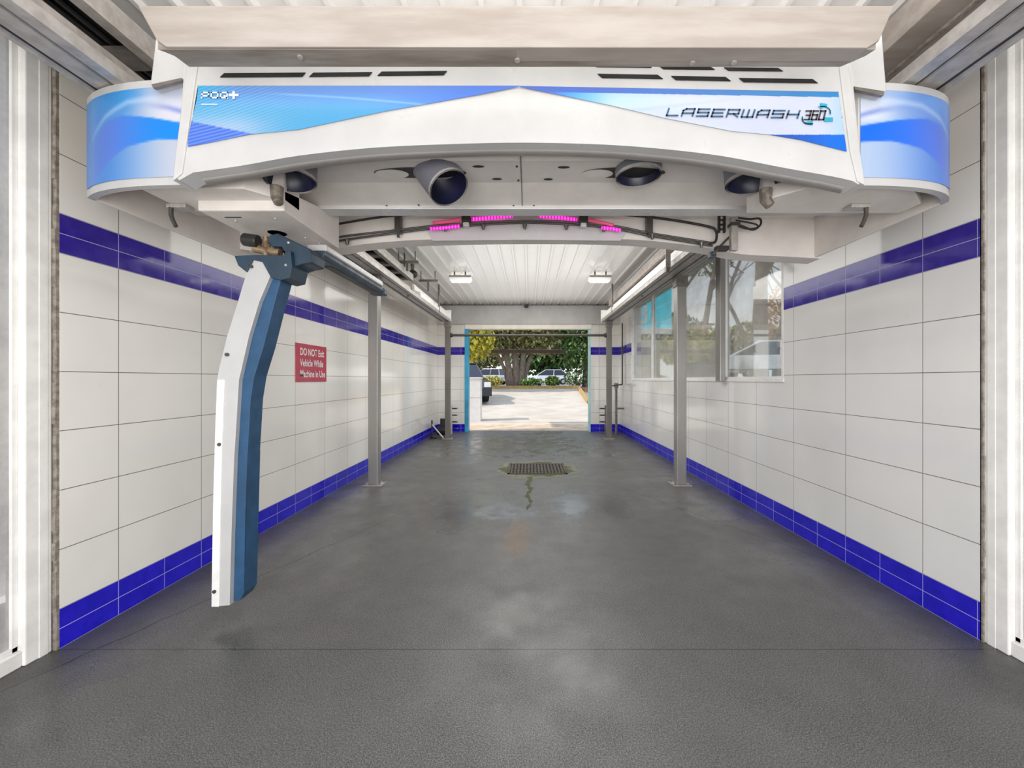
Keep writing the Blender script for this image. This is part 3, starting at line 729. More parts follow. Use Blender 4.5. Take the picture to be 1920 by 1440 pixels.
# ================================================================ FLOOR DRAIN
root = thing('floor_drain', 'rusty slotted rectangular floor drain grate in the middle of the bay', 'drain', (.11, 6.3, 0))
gx0, gx1, gy0, gy1 = -.31, .55, 5.9, 6.62
bm = B(); box(bm, gx0, gx1, gy0, gy0+.035, 0, .012); box(bm, gx0, gx1, gy1-.035, gy1, 0, .012); box(bm, gx0, gx0+.03, gy0, gy1, 0, .012); box(bm, gx1-.03, gx1, gy0, gy1, 0, .012)
obj('drain_frame', bm, M_grate, root)
obj('drain_pit', bx(gx0+.03, gx1-.03, gy0+.035, gy1-.035, .0005, .003), M_black, root)
bm = B()
for k in range(16):
    x = gx0+.03+(k+.2)*(gx1-gx0-.06)/16; box(bm, x, x+.028, gy0+.03, gy1-.03, .004, .012)
for k in range(3):
    y = gy0+.035+(k+1)*.165; box(bm, gx0+.03, gx1-.03, y, y+.02, .004, .0115)
obj('drain_grate', bm, M_grate, root)
def blotch(name, cx, cy, rx, ry, z, mat, n=70, inner=None, seed=1, jit=.12):
    rnd = random.Random(seed); bm = B(); ph = [rnd.uniform(0, 6.28) for _ in range(4)]
    def R(a, k): return 1+jit*(math.sin(3*a+ph[0])*.5+math.sin(7*a+ph[1])*.35+math.sin(13*a+ph[2])*.3)+rnd.uniform(-.05, .05)*k
    out = [bm.verts.new((cx+rx*R(a, 1)*math.cos(a), cy+ry*R(a, 1)*math.sin(a), z)) for a in [2*PI*k/n for k in range(n)]]
    if inner:
        ins = []
        for k in range(n):
            a = 2*PI*k/n; c, s = math.cos(a), math.sin(a); t = min(inner[0]/max(abs(c), 1e-4), inner[1]/max(abs(s), 1e-4))
            ins.append(bm.verts.new((cx+t*c, cy+t*s, z)))
        for k in range(n): bm.faces.new((out[k], out[(k+1) % n], ins[(k+1) % n], ins[k]))
    else: bm.faces.new(out)
    return obj(name, bm, mat)
tag(blotch('lime_stain', .13, 6.25, .62, .62, .0012, M_mossp, seed=3), 'pale lime ring stain around the floor drain', 'stain', kind='stuff')
tag(blotch('moss', .12, 6.26, .53, .47, .0022, M_moss, inner=(.40, .34), seed=5), 'green moss growing around the rim of the floor drain', 'moss', kind='stuff')
bm = B(); rnd = random.Random(9); L = []; R_ = []
for k in range(30):
    y = 5.75-k*.05; w = .7*(.05+.02*math.sin(k*1.7)+rnd.uniform(-.015, .015))*(1-k/45); cx = .0+.02*math.sin(k*.6)
    L.append(bm.verts.new((cx-w, y, .002))); R_.append(bm.verts.new((cx+w, y, .002)))
for k in range(29): bm.faces.new((L[k], R_[k], R_[k+1], L[k+1]))
tag(obj('moss', bm, M_moss), 'thin green moss streak running from the drain towards the entry', 'moss', kind='stuff')

# ================================================================ WASH GANTRY
GY = 1.75
G = thing('wash_gantry', 'white touchless car wash gantry with blue printed front hanging across the bay', 'car wash machine', (-.03, 2.4, 2.2))
def q(px, py, Y=GY): return xz(px, py, Y)
front_low = [(343, 326), (450, 311), (560, 292), (700, 277), (850, 270), (985, 267.5), (1130, 271), (1250, 280), (1356, 293), (1467, 314), (1561, 331), (1606, 341)]
low = smooth_pts(front_low, 44)
# front cover: big panel with an arched lower edge, side chamfers
outline = [q(351, 60), q(330, 332), q(336, 338)] + [q(*p) for p in low[1:-1]] + [q(1610, 346), q(1617, 338), q(1590, 60)]
bm = B(); prism(bm, outline, 'y', GY, GY+.088)
bmesh.ops.triangulate(bm, faces=[f for f in bm.faces if len(f.verts) > 4])
cov = obj('front_cover', bm, M_white, G, bevel=.006, seg=2)
# rounded end caps of the cover
for s, pl in ((-1, [(352, 125), (372, 125), (350, 280), (343, 326), (326, 340), (330, 300)]), (1, [(1590, 125), (1572, 125), (1592, 283), (1606, 341), (1620, 348), (1613, 300)])):
    P = [q(*p) for p in pl]
    bm = B(); prism(bm, P, 'y', GY-.006, GY+.1)
    obj('end_cap', bm, M_white, cov, bevel=.003)
# arched lip under the cover
bm = B()
la = smooth_pts(front_low, 44)
A = [bm.verts.new((q(*p)[0], GY+.05, q(*p)[1]-.001)) for p in la]
Bv = [bm.verts.new((q(*p)[0], GY+.096, q(*p)[1]-.004-.003*abs(2*i/44-1))) for i, p in enumerate(la)]
Cv = [bm.verts.new((v.co.x, GY+.096, v.co.z+.06)) for v in Bv]
for i in range(44):
    bm.faces.new((A[i], A[i+1], Bv[i+1], Bv[i])); bm.faces.new((Bv[i], Bv[i+1], Cv[i+1], Cv[i]))
obj('arch_lip', bm, M_grey, cov, smooth=True)
# vents
def slot(x0, x1, y0, y1, sk): 
    P = [q(x0, y1), q(x1, y1+sk), q(x1-sk*2+4, y0+sk), q(x0+8, y0)] if x0 < 980 else [q(x0, y0), q(x1-10, y0+sk), q(x1, y1+sk), q(x0+9, y1)]
    bm = B(); prism(bm, P, 'y', GY-.003, GY-.001)
    obj('vent_slot', bm, M_black, cov)
for x0, x1, yy in ((413, 567, 138), (580, 692, 137), (708, 832, 135)): slot(x0, x1, yy, yy+7.5, -1.2)
for x0, x1, yy in ((1120, 1243, 139), (1258, 1370, 143), (1385, 1533, 147)): slot(x0, x1, yy, yy+7.5, 2)
for x0, x1, yy in ((480, 592, 117), (606, 718, 117), (733, 850, 116)): slot(x0, x1, yy, yy+6, -1)
for x0, x1, yy in ((1110, 1222, 120), (1235, 1340, 124), (1357, 1468, 127)): slot(x0, x1, yy, yy+6, 1)
# printed panels on the cover
def topy(x): return 160 if x < 975 else lerp(161, 172, (x-975)/600)
lowL = [(352, 275), (400, 266), (467, 252), (560, 243), (640, 226), (720, 209), (800, 195), (900, 177), (975, 162)]
lowR = [(975, 163), (1060, 180), (1143, 197), (1250, 222), (1373, 246), (1440, 252), (1500, 262), (1588, 284)]
def lc(x, y):
    c = mixc((84, 164, 212), (78, 134, 218), sm(y, 210, 165)*.9+sm(x, 620, 900)*.5)
    c = mixc(c, (40, 108, 216), sm(x, 700, 940))
    c = mixc(c, (22, 160, 206), sm(x, 470, 362)*sm(y, 215, 160)*.8)
    c = mixc(c, (172, 186, 216), sm(y, 205, 240)*sm(x, 560, 420)*.75)
    c = mixc(c, (214, 235, 248), .35*max(0, 1-abs(y-(178+.05*(x-560)+.00012*(x-560)**2))/3)*sm(x, 480, 560))
    d = y-(228+.2*(x-360))
    if d > 0: c = mixc((66, 98, 206), (104, 150, 232), .5+.5*math.sin((y+.25*x)*1.0))
    elif x < 640: c = mixc(c, (200, 226, 240), .16*(1+math.sin((y*1.0+.35*x)*1.1))*sm(x, 640, 420))
    return c
def rc(x, y):
    ty = topy(x); c = (200, 207, 224)
    c = mixc(c, (150, 205, 245), sm(x, 1330, 1090)*.7*sm(y-ty, 70, 10))
    c = mixc(c, (60, 160, 240), sm(x, 1160, 1060))
    c = mixc(c, (24, 88, 208), sm(x, 1090, 1000))
    c = mixc(c, (176, 196, 234), .8*max(0, 1-abs(y-(212-.11*(x-1140)))/5)*sm(x, 1500, 1200))
    c = mixc(c, (160, 200, 240), sm(x, 1535, 1590)*.8)
    if y > 252.5: c = mixc((10, 76, 176), (0, 108, 220), sm(x, 1440, 1580))
    if y < ty+10.5: c = mixc((32, 92, 200), (34, 128, 196), sm(x, 1050, 1500))
    return c
def pL(u, v):
    y0 = interp(lowL, 352+623*u); x = 352+623*u; y = lerp(y0, 160.5, v)
    if u < .04: x = lerp(352, 371, sm(y, 275, 160)*1.0) if u == 0 else max(x, lerp(352, 371, (275-y)/115))
    return at(x, y, GY-.0045)
def cL(u, v):
    x = 352+623*u; return lc(x, lerp(interp(lowL, x), 160.5, v))
obj_panel = color_grid('graphic_panel', G, 220, 60, pL, cL); obj_panel['label'] = 'blue printed panel left of the cover peak'
def pR(u, v):
    x = 975+613*u; y = lerp(interp(lowR, x), topy(x), v); xr = lerp(1588, 1572, (284-y)/112); x = min(x, xr)
    return at(x, y, GY-.0045)
def cR(u, v):
    x = 975+613*u; return rc(x, lerp(interp(lowR, x), topy(x), v))
o = color_grid('graphic_panel', G, 220, 90, pR, cR); o['label'] = 'pale and blue printed panel right of the cover peak'
T3 = lambda x, y: at(x, y, GY-.008)
obj('lettering', strokes('LASERWASH', 1250, 216.5, 20.5, 7.6, 13, 3.1, T3, slant=.34, rise=.55), M_gtext, G, normals=False, label='grey-blue slanted lettering')
obj('numerals', strokes('360', 1508, 224, 9, 4.6, 16, 3.0, T3, slant=.25), M_dtext, G, normals=False, label='dark slanted numerals')
bm = B()
ribbon(bm, smooth_pts([(1535, 200), (1548, 200), (1556, 206), (1557, 214)], 8), 2.2, T3)
ribbon(bm, smooth_pts([(1524, 232), (1512, 232), (1505, 226), (1505, 219)], 8), 2.2, T3)
for pl in (((1538, 193), (1538, 205), (1550, 199), (1552, 195)), ((1524, 226), (1512, 228), (1507, 231), (1524, 235)), ((1544, 220), (1562, 220), (1562, 228), (1546, 228))):
    bm.faces.new([bm.verts.new(T3(*p)) for p in pl])
obj('arrow_emblem', bm, M_teal, G, normals=False, label='teal circling arrows emblem')
obj('lettering', strokes('PDQ', 378, 183, 12, 5.6, 9.5, 2.6, T3, slant=.12), M_wtext, G, normals=False, label='small white maker lettering')
bm = B(); ribbon(bm, [(431, 178), (445, 178)], 4.5, T3); ribbon(bm, [(438, 173), (438, 183)], 4.5, lambda x, y: at(x, y, GY-.0082))
obj('plus_emblem', bm, M_wtext, G, normals=False, label='white plus mark')
bm = B(); ribbon(bm, [(378, 195.5), (407, 195.5)], 1.6, T3); obj('underline', bm, M_wtext, G, normals=False)
# side wings with wrapped graphics
def wing(s):
    cx = -.03
    pts = [(-1.50, 1.835), (-1.62, 1.838), (-1.76, 1.85), (-1.90, 1.875), (-2.02, 1.915), (-2.11, 1.965)]
    if s > 0: pts = [(1.47, 1.84), (1.60, 1.845), (1.74, 1.86), (1.88, 1.895), (1.98, 1.945), (2.05, 2.01)]
    pts = smooth_pts(pts, 24); zt, zb = (2.70, 2.228) if s < 0 else (2.69, 2.228)
    bm = B(); n = len(pts); xe = pts[-1][0]-s*.02
    inner = [(x-s*.0, y+.02) for x, y in pts]
    pl = pts+[(pts[-1][0], pts[-1][1]+.03)]+[(x-s*.012, y+.03) for x, y in pts[::-1]]
    prism(bm, pl, 'z', zb, zt)
    bmesh.ops.triangulate(bm, faces=[f for f in bm.faces if len(f.verts) > 4])
    w = obj('side_wing', bm, M_white, G)
    def at_u(u):
        t = u*(n-1); i = min(int(t), n-2); f = t-i
        return lerp(pts[i][0], pts[i+1][0], f), lerp(pts[i][1], pts[i+1][1], f)
    def pos(u, v):
        x, y = at_u((.02 if s > 0 else .05)+(.965 if s > 0 else .935)*u); return (x, y-.003, lerp(zb+.035, zt-.035, v))
    def col(u, v):
        if s > 0:
            c = mixc((178, 198, 226), (78, 134, 228), sm(u, 0, .75)); c = mixc(c, (120, 178, 250), sm(v, .6, .95)*sm(u, .3, .6)*.6)
            c = mixc(c, (232, 236, 246), sm(v, .58, .7)*sm(u, .35, .05)*.9*sm(v, .96, .85))
            hi_, lo_ = (16, 110, 246), (88, 126, 236)
        else:
            c = mixc((196, 202, 216), (74, 142, 222), sm(u, .05, .7)); c = mixc(c, (50, 150, 220), sm(v, .62, .95)*sm(u, .25, .5)*.8)
            c = mixc(c, (226, 224, 232), sm(v, .55, .66)*sm(u, .5, .1)*.9*sm(v, .96, .8))
            hi_, lo_ = (18, 140, 236), (92, 128, 226)
        up = interp([(0, .58), (.25, .66), (.5, .72), (.62, .68), (.8, .50), (.95, .26), (1, .1)], u)
        dn = interp([(0, .40), (.22, .42), (.45, .36), (.62, .22), (.8, .02), (1, -.3)], u)
        m = sm(v, up+.012, up-.012)*sm(v, dn-.012, dn+.012)*sm(u, 1.0, .55)
        c = mixc(c, mixc(hi_, lo_, sm(u, .1, .7)), m)
        e = abs(v-interp([(0, .80), (.2, .88), (.45, .86), (.65, .74), (.85, .52), (1, .3)], u))
        c = mixc(c, (214, 228, 250), max(0, 1-e/.05)*.55*sm(u, 1, .6))
        d = v-interp([(0, .70), (.15, .77), (.35, .82)], u)
        if u < .4: c = mixc(c, (104, 130, 220), .7*max(0, 1-abs(d)/.05)*sm(u, .4, .05))
        return c
    g = color_grid('graphic_wrap', w, 90, 50, pos, col)
    return pts[-1]
tl = wing(-1); tr = wing(1)
# side skirts going back
for s, t in ((-1, tl), (1, tr)):
    bm = B(); x = t[0]; xe = -2.07 if s < 0 else 2.05
    prism(bm, [(x, t[1]+.02), (xe, 3.07), (xe-s*.02, 3.07), (x-s*.02, t[1]+.02)], 'z', 2.228, 2.64); obj('side_skirt', bm, M_off, G, bevel=.004)
# upright side fins and front beam
for s, pl in ((-1, [(296, 30), (281, 158), (288, 166), (346, 150), (352, 30)]), (1, [(1652, 30), (1663, 170), (1656, 178), (1600, 166), (1588, 30)])):
    bm = B(); prism(bm, [xz(p[0], p[1], 1.80) for p in pl], 'y', 1.80, 1.88); obj('side_fin', bm, M_white, G, bevel=.006)
    lip = [(288, 161), (344, 149), (346, 153), (291, 168)] if s < 0 else [(1598, 165), (1655, 174), (1653, 182), (1600, 171)]
    bm = B(); prism(bm, [xz(p[0], p[1], 1.795) for p in lip], 'y', 1.785, 1.80); obj('fin_lip', bm, M_galvd, G)
bY = 1.46
bz = xz(900, 97, bY)[1]
bm = B(); prism(bm, [(xz(300, 60, bY)[0], bY-.01), (xz(1638, 60, bY)[0], bY-.01), (xz(1608, 97, bY)[0]+.045, bY+.02), (xz(1604, 97, bY)[0], bY+.072), (xz(334, 97, bY)[0]-.02, bY+.072), (xz(318, 97, bY)[0], bY+.02)], 'z', bz, bz+.05); beam = obj('front_beam', bm, M_rust, G, bevel=.002)
bm = B(); prism(bm, [xz(p[0], p[1], bY) for p in ((268, 20), (303, 84), (320, 96), (1618, 98), (1640, 84), (1668, 20))], 'y', bY-.02, bY+.045); obj('beam_upper', bm, M_dirtw, beam, bevel=.003)
for px, py in ((563, 106), (970, 112), (1298, 117), (1376, 116)):
    yb = (bz-H)*F/(VY-py); xb = (px-VX)*yb/F; bm = B(); tube(bm, [(xb, yb, bz-.006), (xb, yb, bz+.004)], .010, 8); obj('bolt', bm, M_galv, beam)
# underside: profile across y/z, swept over the width
X0, X1 = -2.03, 2.0
def under(name, pts, mat, x0=X0, x1=X1, **k):
    bm = B(); prism(bm, pts, 'x', x0, x1); return obj(name, bm, mat, G, **k)
under('underside_panel', [(1.98, 2.412), (2.20, 2.412), (2.20, 2.47), (1.98, 2.47)], M_grey)
under('cross_beam', [(1.96, 2.42), (1.98, 2.412), (1.98, 2.62), (1.96, 2.62)], M_off)
under('underside_panel', [(2.20, 2.412), (2.42, 2.382), (2.42, 2.45), (2.20, 2.47)], M_off)
under('cross_beam', [(2.42, 2.362), (2.52, 2.36), (2.52, 2.48), (2.42, 2.48)], M_white, bevel=.003)
under('underside_panel', [(2.52, 2.50), (3.05, 2.50), (3.05, 2.53), (2.52, 2.53)], M_off)
cs = at(978, 345, 2.2)[0]
obj('seam', bx(cs-.0025, cs+.0025, 1.955, 2.20, 2.4095, 2.45), M_galvd, G)
bm = B(); prism(bm, [(2.20, 2.4095), (2.42, 2.3795), (2.42, 2.383), (2.20, 2.413)], 'x', cs-.002, cs+.002); obj('seam', bm, M_galvd, G)
def on_plate(px, py, z=2.410):
    Y = (z-H)*F/(VY-py); return ((px-VX)*Y/F, Y, z)
for px, py, rx in ((897, 312.5, .03), (932, 336, .026), (1057, 314, .03), (1028, 336.5, .024)):
    c = on_plate(px, py); bm = B(); disc(bm, (c[0], c[1], 2.4105), rx, .012, 'z', 18); obj('drain_hole', bm, M_dark, G)
for px, py in ((969, 312), (972, 338), (785, 384), (963, 385), (1001, 385), (1236, 387), (725, 385)):
    z = 2.410 if py < 345 else 2.383; c = on_plate(px, py, z); bm = B(); ball(bm, c, .006, seg=8); obj('screw', bm, M_dark, G)
# dryer nozzles
def dryer(bpx, bpy_, mpx, mpy, Ym, r, L, d, label, recess=None):
    """a round blower duct: mouth centre seen at (mpx,mpy) at depth Ym, axis direction d"""
    m = Vector(at(mpx, mpy, Ym)); d = Vector(d).normalized(); b = m-d*L
    root = obj('dryer_nozzle', tb([b, b+d*L*.25, m-d*L*.12, m], r*1.18, 28, r2=r, caps=False), M_duct, G, smooth=True, label=label, normals=False)
    bm = B(); tube(bm, [m-d*.012, m+d*.002], r*1.05, 28, caps=False); tube(bm, [m+d*.002, m-d*.012], r*.985, 28, caps=False)
    obj('nozzle_rim', bm, M_galv, root, normals=False)
    bm = B(); tube(bm, [m-d*.001, m-d*L*.7], r*.97, 28, r2=r*.8, caps=False)
    vs = [v for v in bm.verts][-28:]; bm.faces.new(vs)
    obj('nozzle_lining', bm, M_ductin, root, smooth=True, normals=False)
    if recess:
        c = on_plate(recess[0], recess[1]); bm = B(); disc(bm, (c[0], c[1], 2.4098), recess[2], recess[3], 'z', 36); obj('nozzle_recess', bm, recess[4], root)
dryer(0, 0, 842, 353, 2.04, .098, .24, (.50, -.34, -.80), 'grey blower duct pointing down right', (788, 324, .235, .055, M_dark))
dryer(0, 0, 1197, 331, 2.05, .106, .14, (.02, -.02, -1), 'blower duct with dark blue mouth, third from the left', (1170, 324, .21, .055, M_dark))
dryer(0, 0, 545, 340, 2.00, .11, .14, (.1, -.05, -1), 'leftmost blower duct with dark mouth', (535, 330, .14, .06, M_black))
dryer(0, 0, 1412, 343, 2.01, .120, .14, (-.02, -.02, -1), 'rightmost blower duct with dark blue mouth', (1410, 334, .14, .06, M_black))
for px, py, rx in ((735, 326, .085), (1120, 326, .08)):
    c = on_plate(px, py); bm = B(); disc(bm, (c[0], c[1], 2.4092), rx, .045, 'z', 26); obj('nozzle_flap', bm, M_off, G)
# swivel eyes below the outer ducts
for px, py in ((519, 369), (1436, 374)):
    c = at(px, py, 1.99); bm = B(); tube(bm, [Vector(c)+Vector((0, 0, .05)), Vector(c)+Vector((0, 0, -.005)), Vector(c)+Vector((.015, -.01, -.035))], .030, 12, r2=.022); obj('swivel_eye', bm, M_eye, G, bevel=.004)
# flat housings under each side
for s in (-1, 1):
    if s < 0: P = [(-1.83, 1.93), (-1.34, 1.93), (-1.225, 2.06), (-1.225, 2.20), (-1.83, 2.20)]
    else: P = [(1.80, 1.93), (1.30, 1.93), (1.17, 2.06), (1.17, 2.22), (2.0, 2.22), (2.0, 2.1)]
    bm = B(); prism(bm, P, 'z', 2.255, 2.40); obj('side_housing', bm, M_off, G, bevel=.006)
# hooked latches under the side housings
for px, py, s in ((338, 388, -1), (1607, 393, 1)):
    c = Vector(at(px, py, 2.12)); z0 = 2.255
    lt = obj('latch', bx(c.x-.05, c.x+.05, 2.09, 2.15, 2.235, z0), M_galv, G, bevel=.004)
    x = c.x+s*.03; obj('latch_hook', tb([(x, 2.1, 2.24), (x, 2.1, 2.20), (x-s*.01, 2.1, 2.17), (x+(-s)*.025, 2.1, 2.14)], .010, 8), M_pipe, lt)
# arm carriage (the lower left box)
bm = B(); prism(bm, [(2.06, 2.205), (2.66, 2.205), (2.66, 2.415), (2.06, 2.31)], 'x', -1.66, -1.225)
car_ = obj('arm_carriage', bm, M_off, G, bevel=.008)
obj('carriage_slot', bx(-1.585, -1.50, 2.14, 2.152, 2.2035, 2.2055), M_dark, car_)
for x, y in ((-1.56, 2.19), (-1.33, 2.16), (-1.33, 2.45), (-1.3, 2.55)):
    bm = B(); ball(bm, (x, y, 2.204), .007, seg=8); obj('screw', bm, M_galv, car_)
# ---- rear cover (arched) with lights, pipes and nozzles
YR = 3.0
arch_pts = [(474, 478), (560, 487), (645, 478), (700, 469), (800, 461.5), (985, 458), (1175, 461), (1300, 474), (1370, 487), (1440, 491), (1514, 495)]
rl = [xz(x, y, 3.07) for x, y in smooth_pts(arch_pts, 40)]
bm = B(); cols = [[bm.verts.new(c) for c in ((x, 2.93, 2.66), (x, 2.93, z), (x, 3.07, z), (x, 3.07, 2.66))] for x, z in rl]
for a, b in zip(cols, cols[1:]):
    for i in range(4): bm.faces.new((a[i], a[(i+1) % 4], b[(i+1) % 4], b[i]))
bm.faces.new(cols[0]); bm.faces.new(cols[-1][::-1])
rear = obj('rear_cover', bm, M_off, G)
pc = [(798, 427), (812, 452), (985, 450), (1163, 452), (1178, 429), (1080, 422), (985, 420), (890, 422)]
bm = B(); prism(bm, [xz(x, y, 2.92) for x, y in pc], 'y', 2.912, 2.93); obj('centre_plate', bm, M_white, rear, bevel=.002)
def arcpipe(pts, Y, r, mat, name, par, n=24): obj(name, tb([at(x, y, Y) for x, y in smooth_pts(pts, n)], r, 8), mat, par, smooth=True)
YP = 2.87
arcpipe([(600, 452), (645, 443), (740, 432), (830, 422), (985, 414), (1130, 421), (1225, 438), (1300, 450), (1338, 456)], YP, .0075, M_pipe, 'spray_pipe', G, 40)
arcpipe([(600, 459), (645, 450), (740, 437), (830, 427), (985, 418), (1130, 426), (1225, 443), (1300, 455), (1336, 461)], YP+.02, .0075, M_pipe, 'spray_pipe', G, 40)
arcpipe([(600, 426), (645, 418), (700, 409), (745, 404), (815, 402)], YP, .008, M_dark, 'hose', G)
arcpipe([(1160, 402), (1217, 407), (1270, 414), (1325, 424), (1342, 432), (1342, 452), (1330, 457)], YP, .009, M_dark, 'hose', G, 30)
for x in (745, 1219):
    c = at(x, 420, 2.85); cl = obj('pipe_clamp', bx(c[0]-.02, c[0]+.02, 2.85, 2.90, c[2]-.055, c[2]+.075), M_pipe, G)
    obj('clamp_tail', bx(c[0]-.008, c[0]+.008, 2.86, 2.88, c[2]-.085, c[2]-.055), M_pipe, cl)
for x, y in ((651, 455), (835, 430), (906, 427), (984, 426), (1062, 427), (1132, 431), (1223, 445), (1315, 460)):
    c = Vector(at(x, y, 2.86)); bm = B(); tube(bm, [c+Vector((0, 0, .018)), c-Vector((0, 0, .014))], .017, 10, r2=.008); obj('wash_nozzle', bm, M_pipe, G)
def led(pts, Y, name, mat, r=.013):
    arcpipe(pts, Y, r, mat, name, G, 8)
led([(884, 411), (925, 408), (962, 405)], 2.84, 'light_strip', M_led); led([(1010, 405), (1048, 408), (1082, 412)], 2.84, 'light_strip', M_led)
led([(806, 429), (835, 427), (862, 424)], 2.84, 'light_strip', M_led, .012); led([(1128, 427), (1147, 429), (1164, 432)], 2.84, 'light_strip', M_led, .012)
led([(812, 418), (850, 414), (876, 409)], 2.86, 'light_cover', M_ledg, .012); led([(1090, 411), (1125, 417), (1150, 422)], 2.86, 'light_cover', M_ledg, .012)
for x, y in ((874, 411), (1094, 412)):
    c = at(x, y, 2.84); obj('light_mount', bx(c[0]-.03, c[0]+.03, 2.82, 2.87, c[2]-.02, c[2]+.02), M_dark, G, bevel=.004)
    obj('light_mount', bx(c[0]-.02, c[0]+.02, 2.83, 2.87, c[2]-.05, c[2]-.022), M_wpipe, G, bevel=.004)
# bracket, chain and hose loops at the right end
c = at(1376, 440, 2.8)
obj('bracket_arm', bx(c[0]-.025, c[0]+.02, 2.78, 2.82, c[2]-.11, c[2]+.115), M_galv, G, bevel=.003)
obj('bracket_cap', bx(c[0]-.03, c[0]+.03, 2.77, 2.83, c[2]+.055, c[2]+.075), M_pipe, G)
c = at(1353, 420, 2.82)
bm = B()
for k in range(4): box(bm, c[0]-.022, c[0]+.022, 2.81, 2.83, c[2]+.055-k*.032, c[2]+.063-k*.032)
box(bm, c[0]-.024, c[0]-.012, 2.81, 2.83, c[2]-.06, c[2]+.065); box(bm, c[0]+.012, c[0]+.024, 2.81, 2.83, c[2]-.06, c[2]+.065)
obj('drag_chain', bm, M_dark, G)
arcpipe([(1382, 408), (1405, 411), (1424, 410), (1426, 421), (1412, 431), (1392, 424), (1380, 420)], 2.79, .007, M_dark, 'hose', G, 30)
arcpipe([(1380, 413), (1402, 417), (1418, 421), (1420, 427), (1400, 429), (1384, 424)], 2.77, .006, M_dark, 'hose', G, 30)
c = at(1354, 466, 2.84); obj('valve', bx(c[0]-.045, c[0]+.04, 2.82, 2.87, c[2]-.016, c[2]+.016), M_dark, G, bevel=.005)
arcpipe([(1336, 478), (1350, 462), (1372, 440)], 2.83, .008, M_pipe, 'stay_rod', G, 4)
c = at(1336, 478, 2.86); obj('valve', bx(c[0]-.02, c[0]+.02, 2.84, 2.89, c[2]-.02, c[2]+.02), M_navy, G, bevel=.005)

# ================================================================ SPRAY ARM
AY = 2.28
A_ = thing('spray_boom', 'white and blue angled spray arm hanging down from the left of the gantry', 'spray arm', (-1.7, 2.3, .1))
wl = [(470, 488), (455, 535), (446, 566), (426, 629), (411, 690), (407, 712), (403, 820), (399, 950), (396.5, 1138)]
wr = [(508, 515), (486, 566), (467, 629), (452, 695), (448, 712), (439, 860), (434, 1000), (430.5, 1135)]
P1 = [xz(476, 486, AY), xz(492, 491, AY)]+[xz(x, y, AY) for x, y in wr]+[xz(x, y, AY) for x, y in wl[::-1]]
bm = B(); prism(bm, P1, 'y', AY, AY+.09); bmesh.ops.triangulate(bm, faces=[f for f in bm.faces if len(f.verts) > 4])
sleeve = obj('arm_shell', bm, M_white, A_, bevel=.008, seg=3, label='white outer shell')
# chamfer ridge down the outer edge
bl = [(407, 712), (403, 820), (399.5, 950), (396.5, 1137)]
bm = B(); prism(bm, [xz(x+1, y, AY) for x, y in bl]+[xz(x+15, y, AY) for x, y in bl[::-1]], 'y', AY-.006, AY+.01); obj('shell_ridge', bm, M_frame, sleeve, bevel=.003)
br = [(530, 512), (513, 575), (494, 650), (477, 705), (470, 748), (464, 850), (459, 990), (457.5, 1112), (450, 1126), (434, 1128)]
bl2 = [(433.5, 1000), (438.5, 860), (447, 712), (451, 695), (466, 629), (485, 566), (505, 515)]
bm = B(); prism(bm, [xz(x, y, AY+.03) for x, y in br+bl2], 'y', AY+.03, AY+.14); bmesh.ops.triangulate(bm, faces=[f for f in bm.faces if len(f.verts) > 4])
obj('rubber_pad', bm, M_blue, A_, bevel=.012, seg=3, label='blue rubber inner pad')
for x, y in ((472, 500), (427, 665), (413, 833), (404, 1108)):
    c = at(x, y, AY); bm = B(); tube(bm, [(c[0], AY-.012, c[2]), (c[0], AY+.004, c[2])], .010, 10); obj('shell_screw', bm, M_pipe, sleeve)
# knuckle bracket at the top
kn = [(440, 480), (458, 479), (480, 478), (532, 479), (545, 470), (548, 500), (543, 521), (527, 525), (508, 520), (492, 491), (474, 487), (462, 510), (447, 498)]
bm = B(); prism(bm, [xz(x, y, AY-.01) for x, y in kn], 'y', AY-.012, AY+.15); bmesh.ops.triangulate(bm, faces=[f for f in bm.faces if len(f.verts) > 4])
obj('knuckle_bracket', bm, M_navy, A_, bevel=.006)
sp = [(506, 440), (520, 437), (580, 466), (585, 476), (583, 492), (566, 495), (545, 502), (532, 480), (538, 472), (528, 462), (508, 462), (502, 450)]
bm = B(); prism(bm, [xz(x, y, AY+.02) for x, y in sp], 'y', AY+.02, AY+.17); bmesh.ops.triangulate(bm, faces=[f for f in bm.faces if len(f.verts) > 4])
obj('swing_plate', bm, M_navy, A_, bevel=.006)
c0 = Vector(at(470, 449, AY+.05)); bm = B(); tube(bm, [c0+Vector((-.038, 0, -.0)), c0+Vector((.045, 0, -.012))], .036, 16); obj('end_cap', bm, M_dark, A_, smooth=False, bevel=.006)
cb = Vector(at(500, 464, AY+.07)); bm = B(); tube(bm, [cb+Vector((-.07, 0, -.005)), cb+Vector((.08, 0, -.03))], .025, 12); tube(bm, [cb+Vector((0, 0, .06)), cb+Vector((.0, 0, -.06))], .022, 10); obj('swivel_joint', bm, M_brass, A_)
bm = B(); tube(bm, [at(520, 436, AY+.1), (at(520, 436, AY+.1)[0], AY+.1, 2.205)], .05, 16); obj('pivot_shaft', bm, M_pipe, A_)
for x, y in ((536, 497), (541, 455)):
    c = at(x, y, AY-.013); bm = B(); ball(bm, c if x != 541 else at(541, 455, AY+.02), .008, seg=8); obj('bracket_bolt', bm, M_galv, A_)
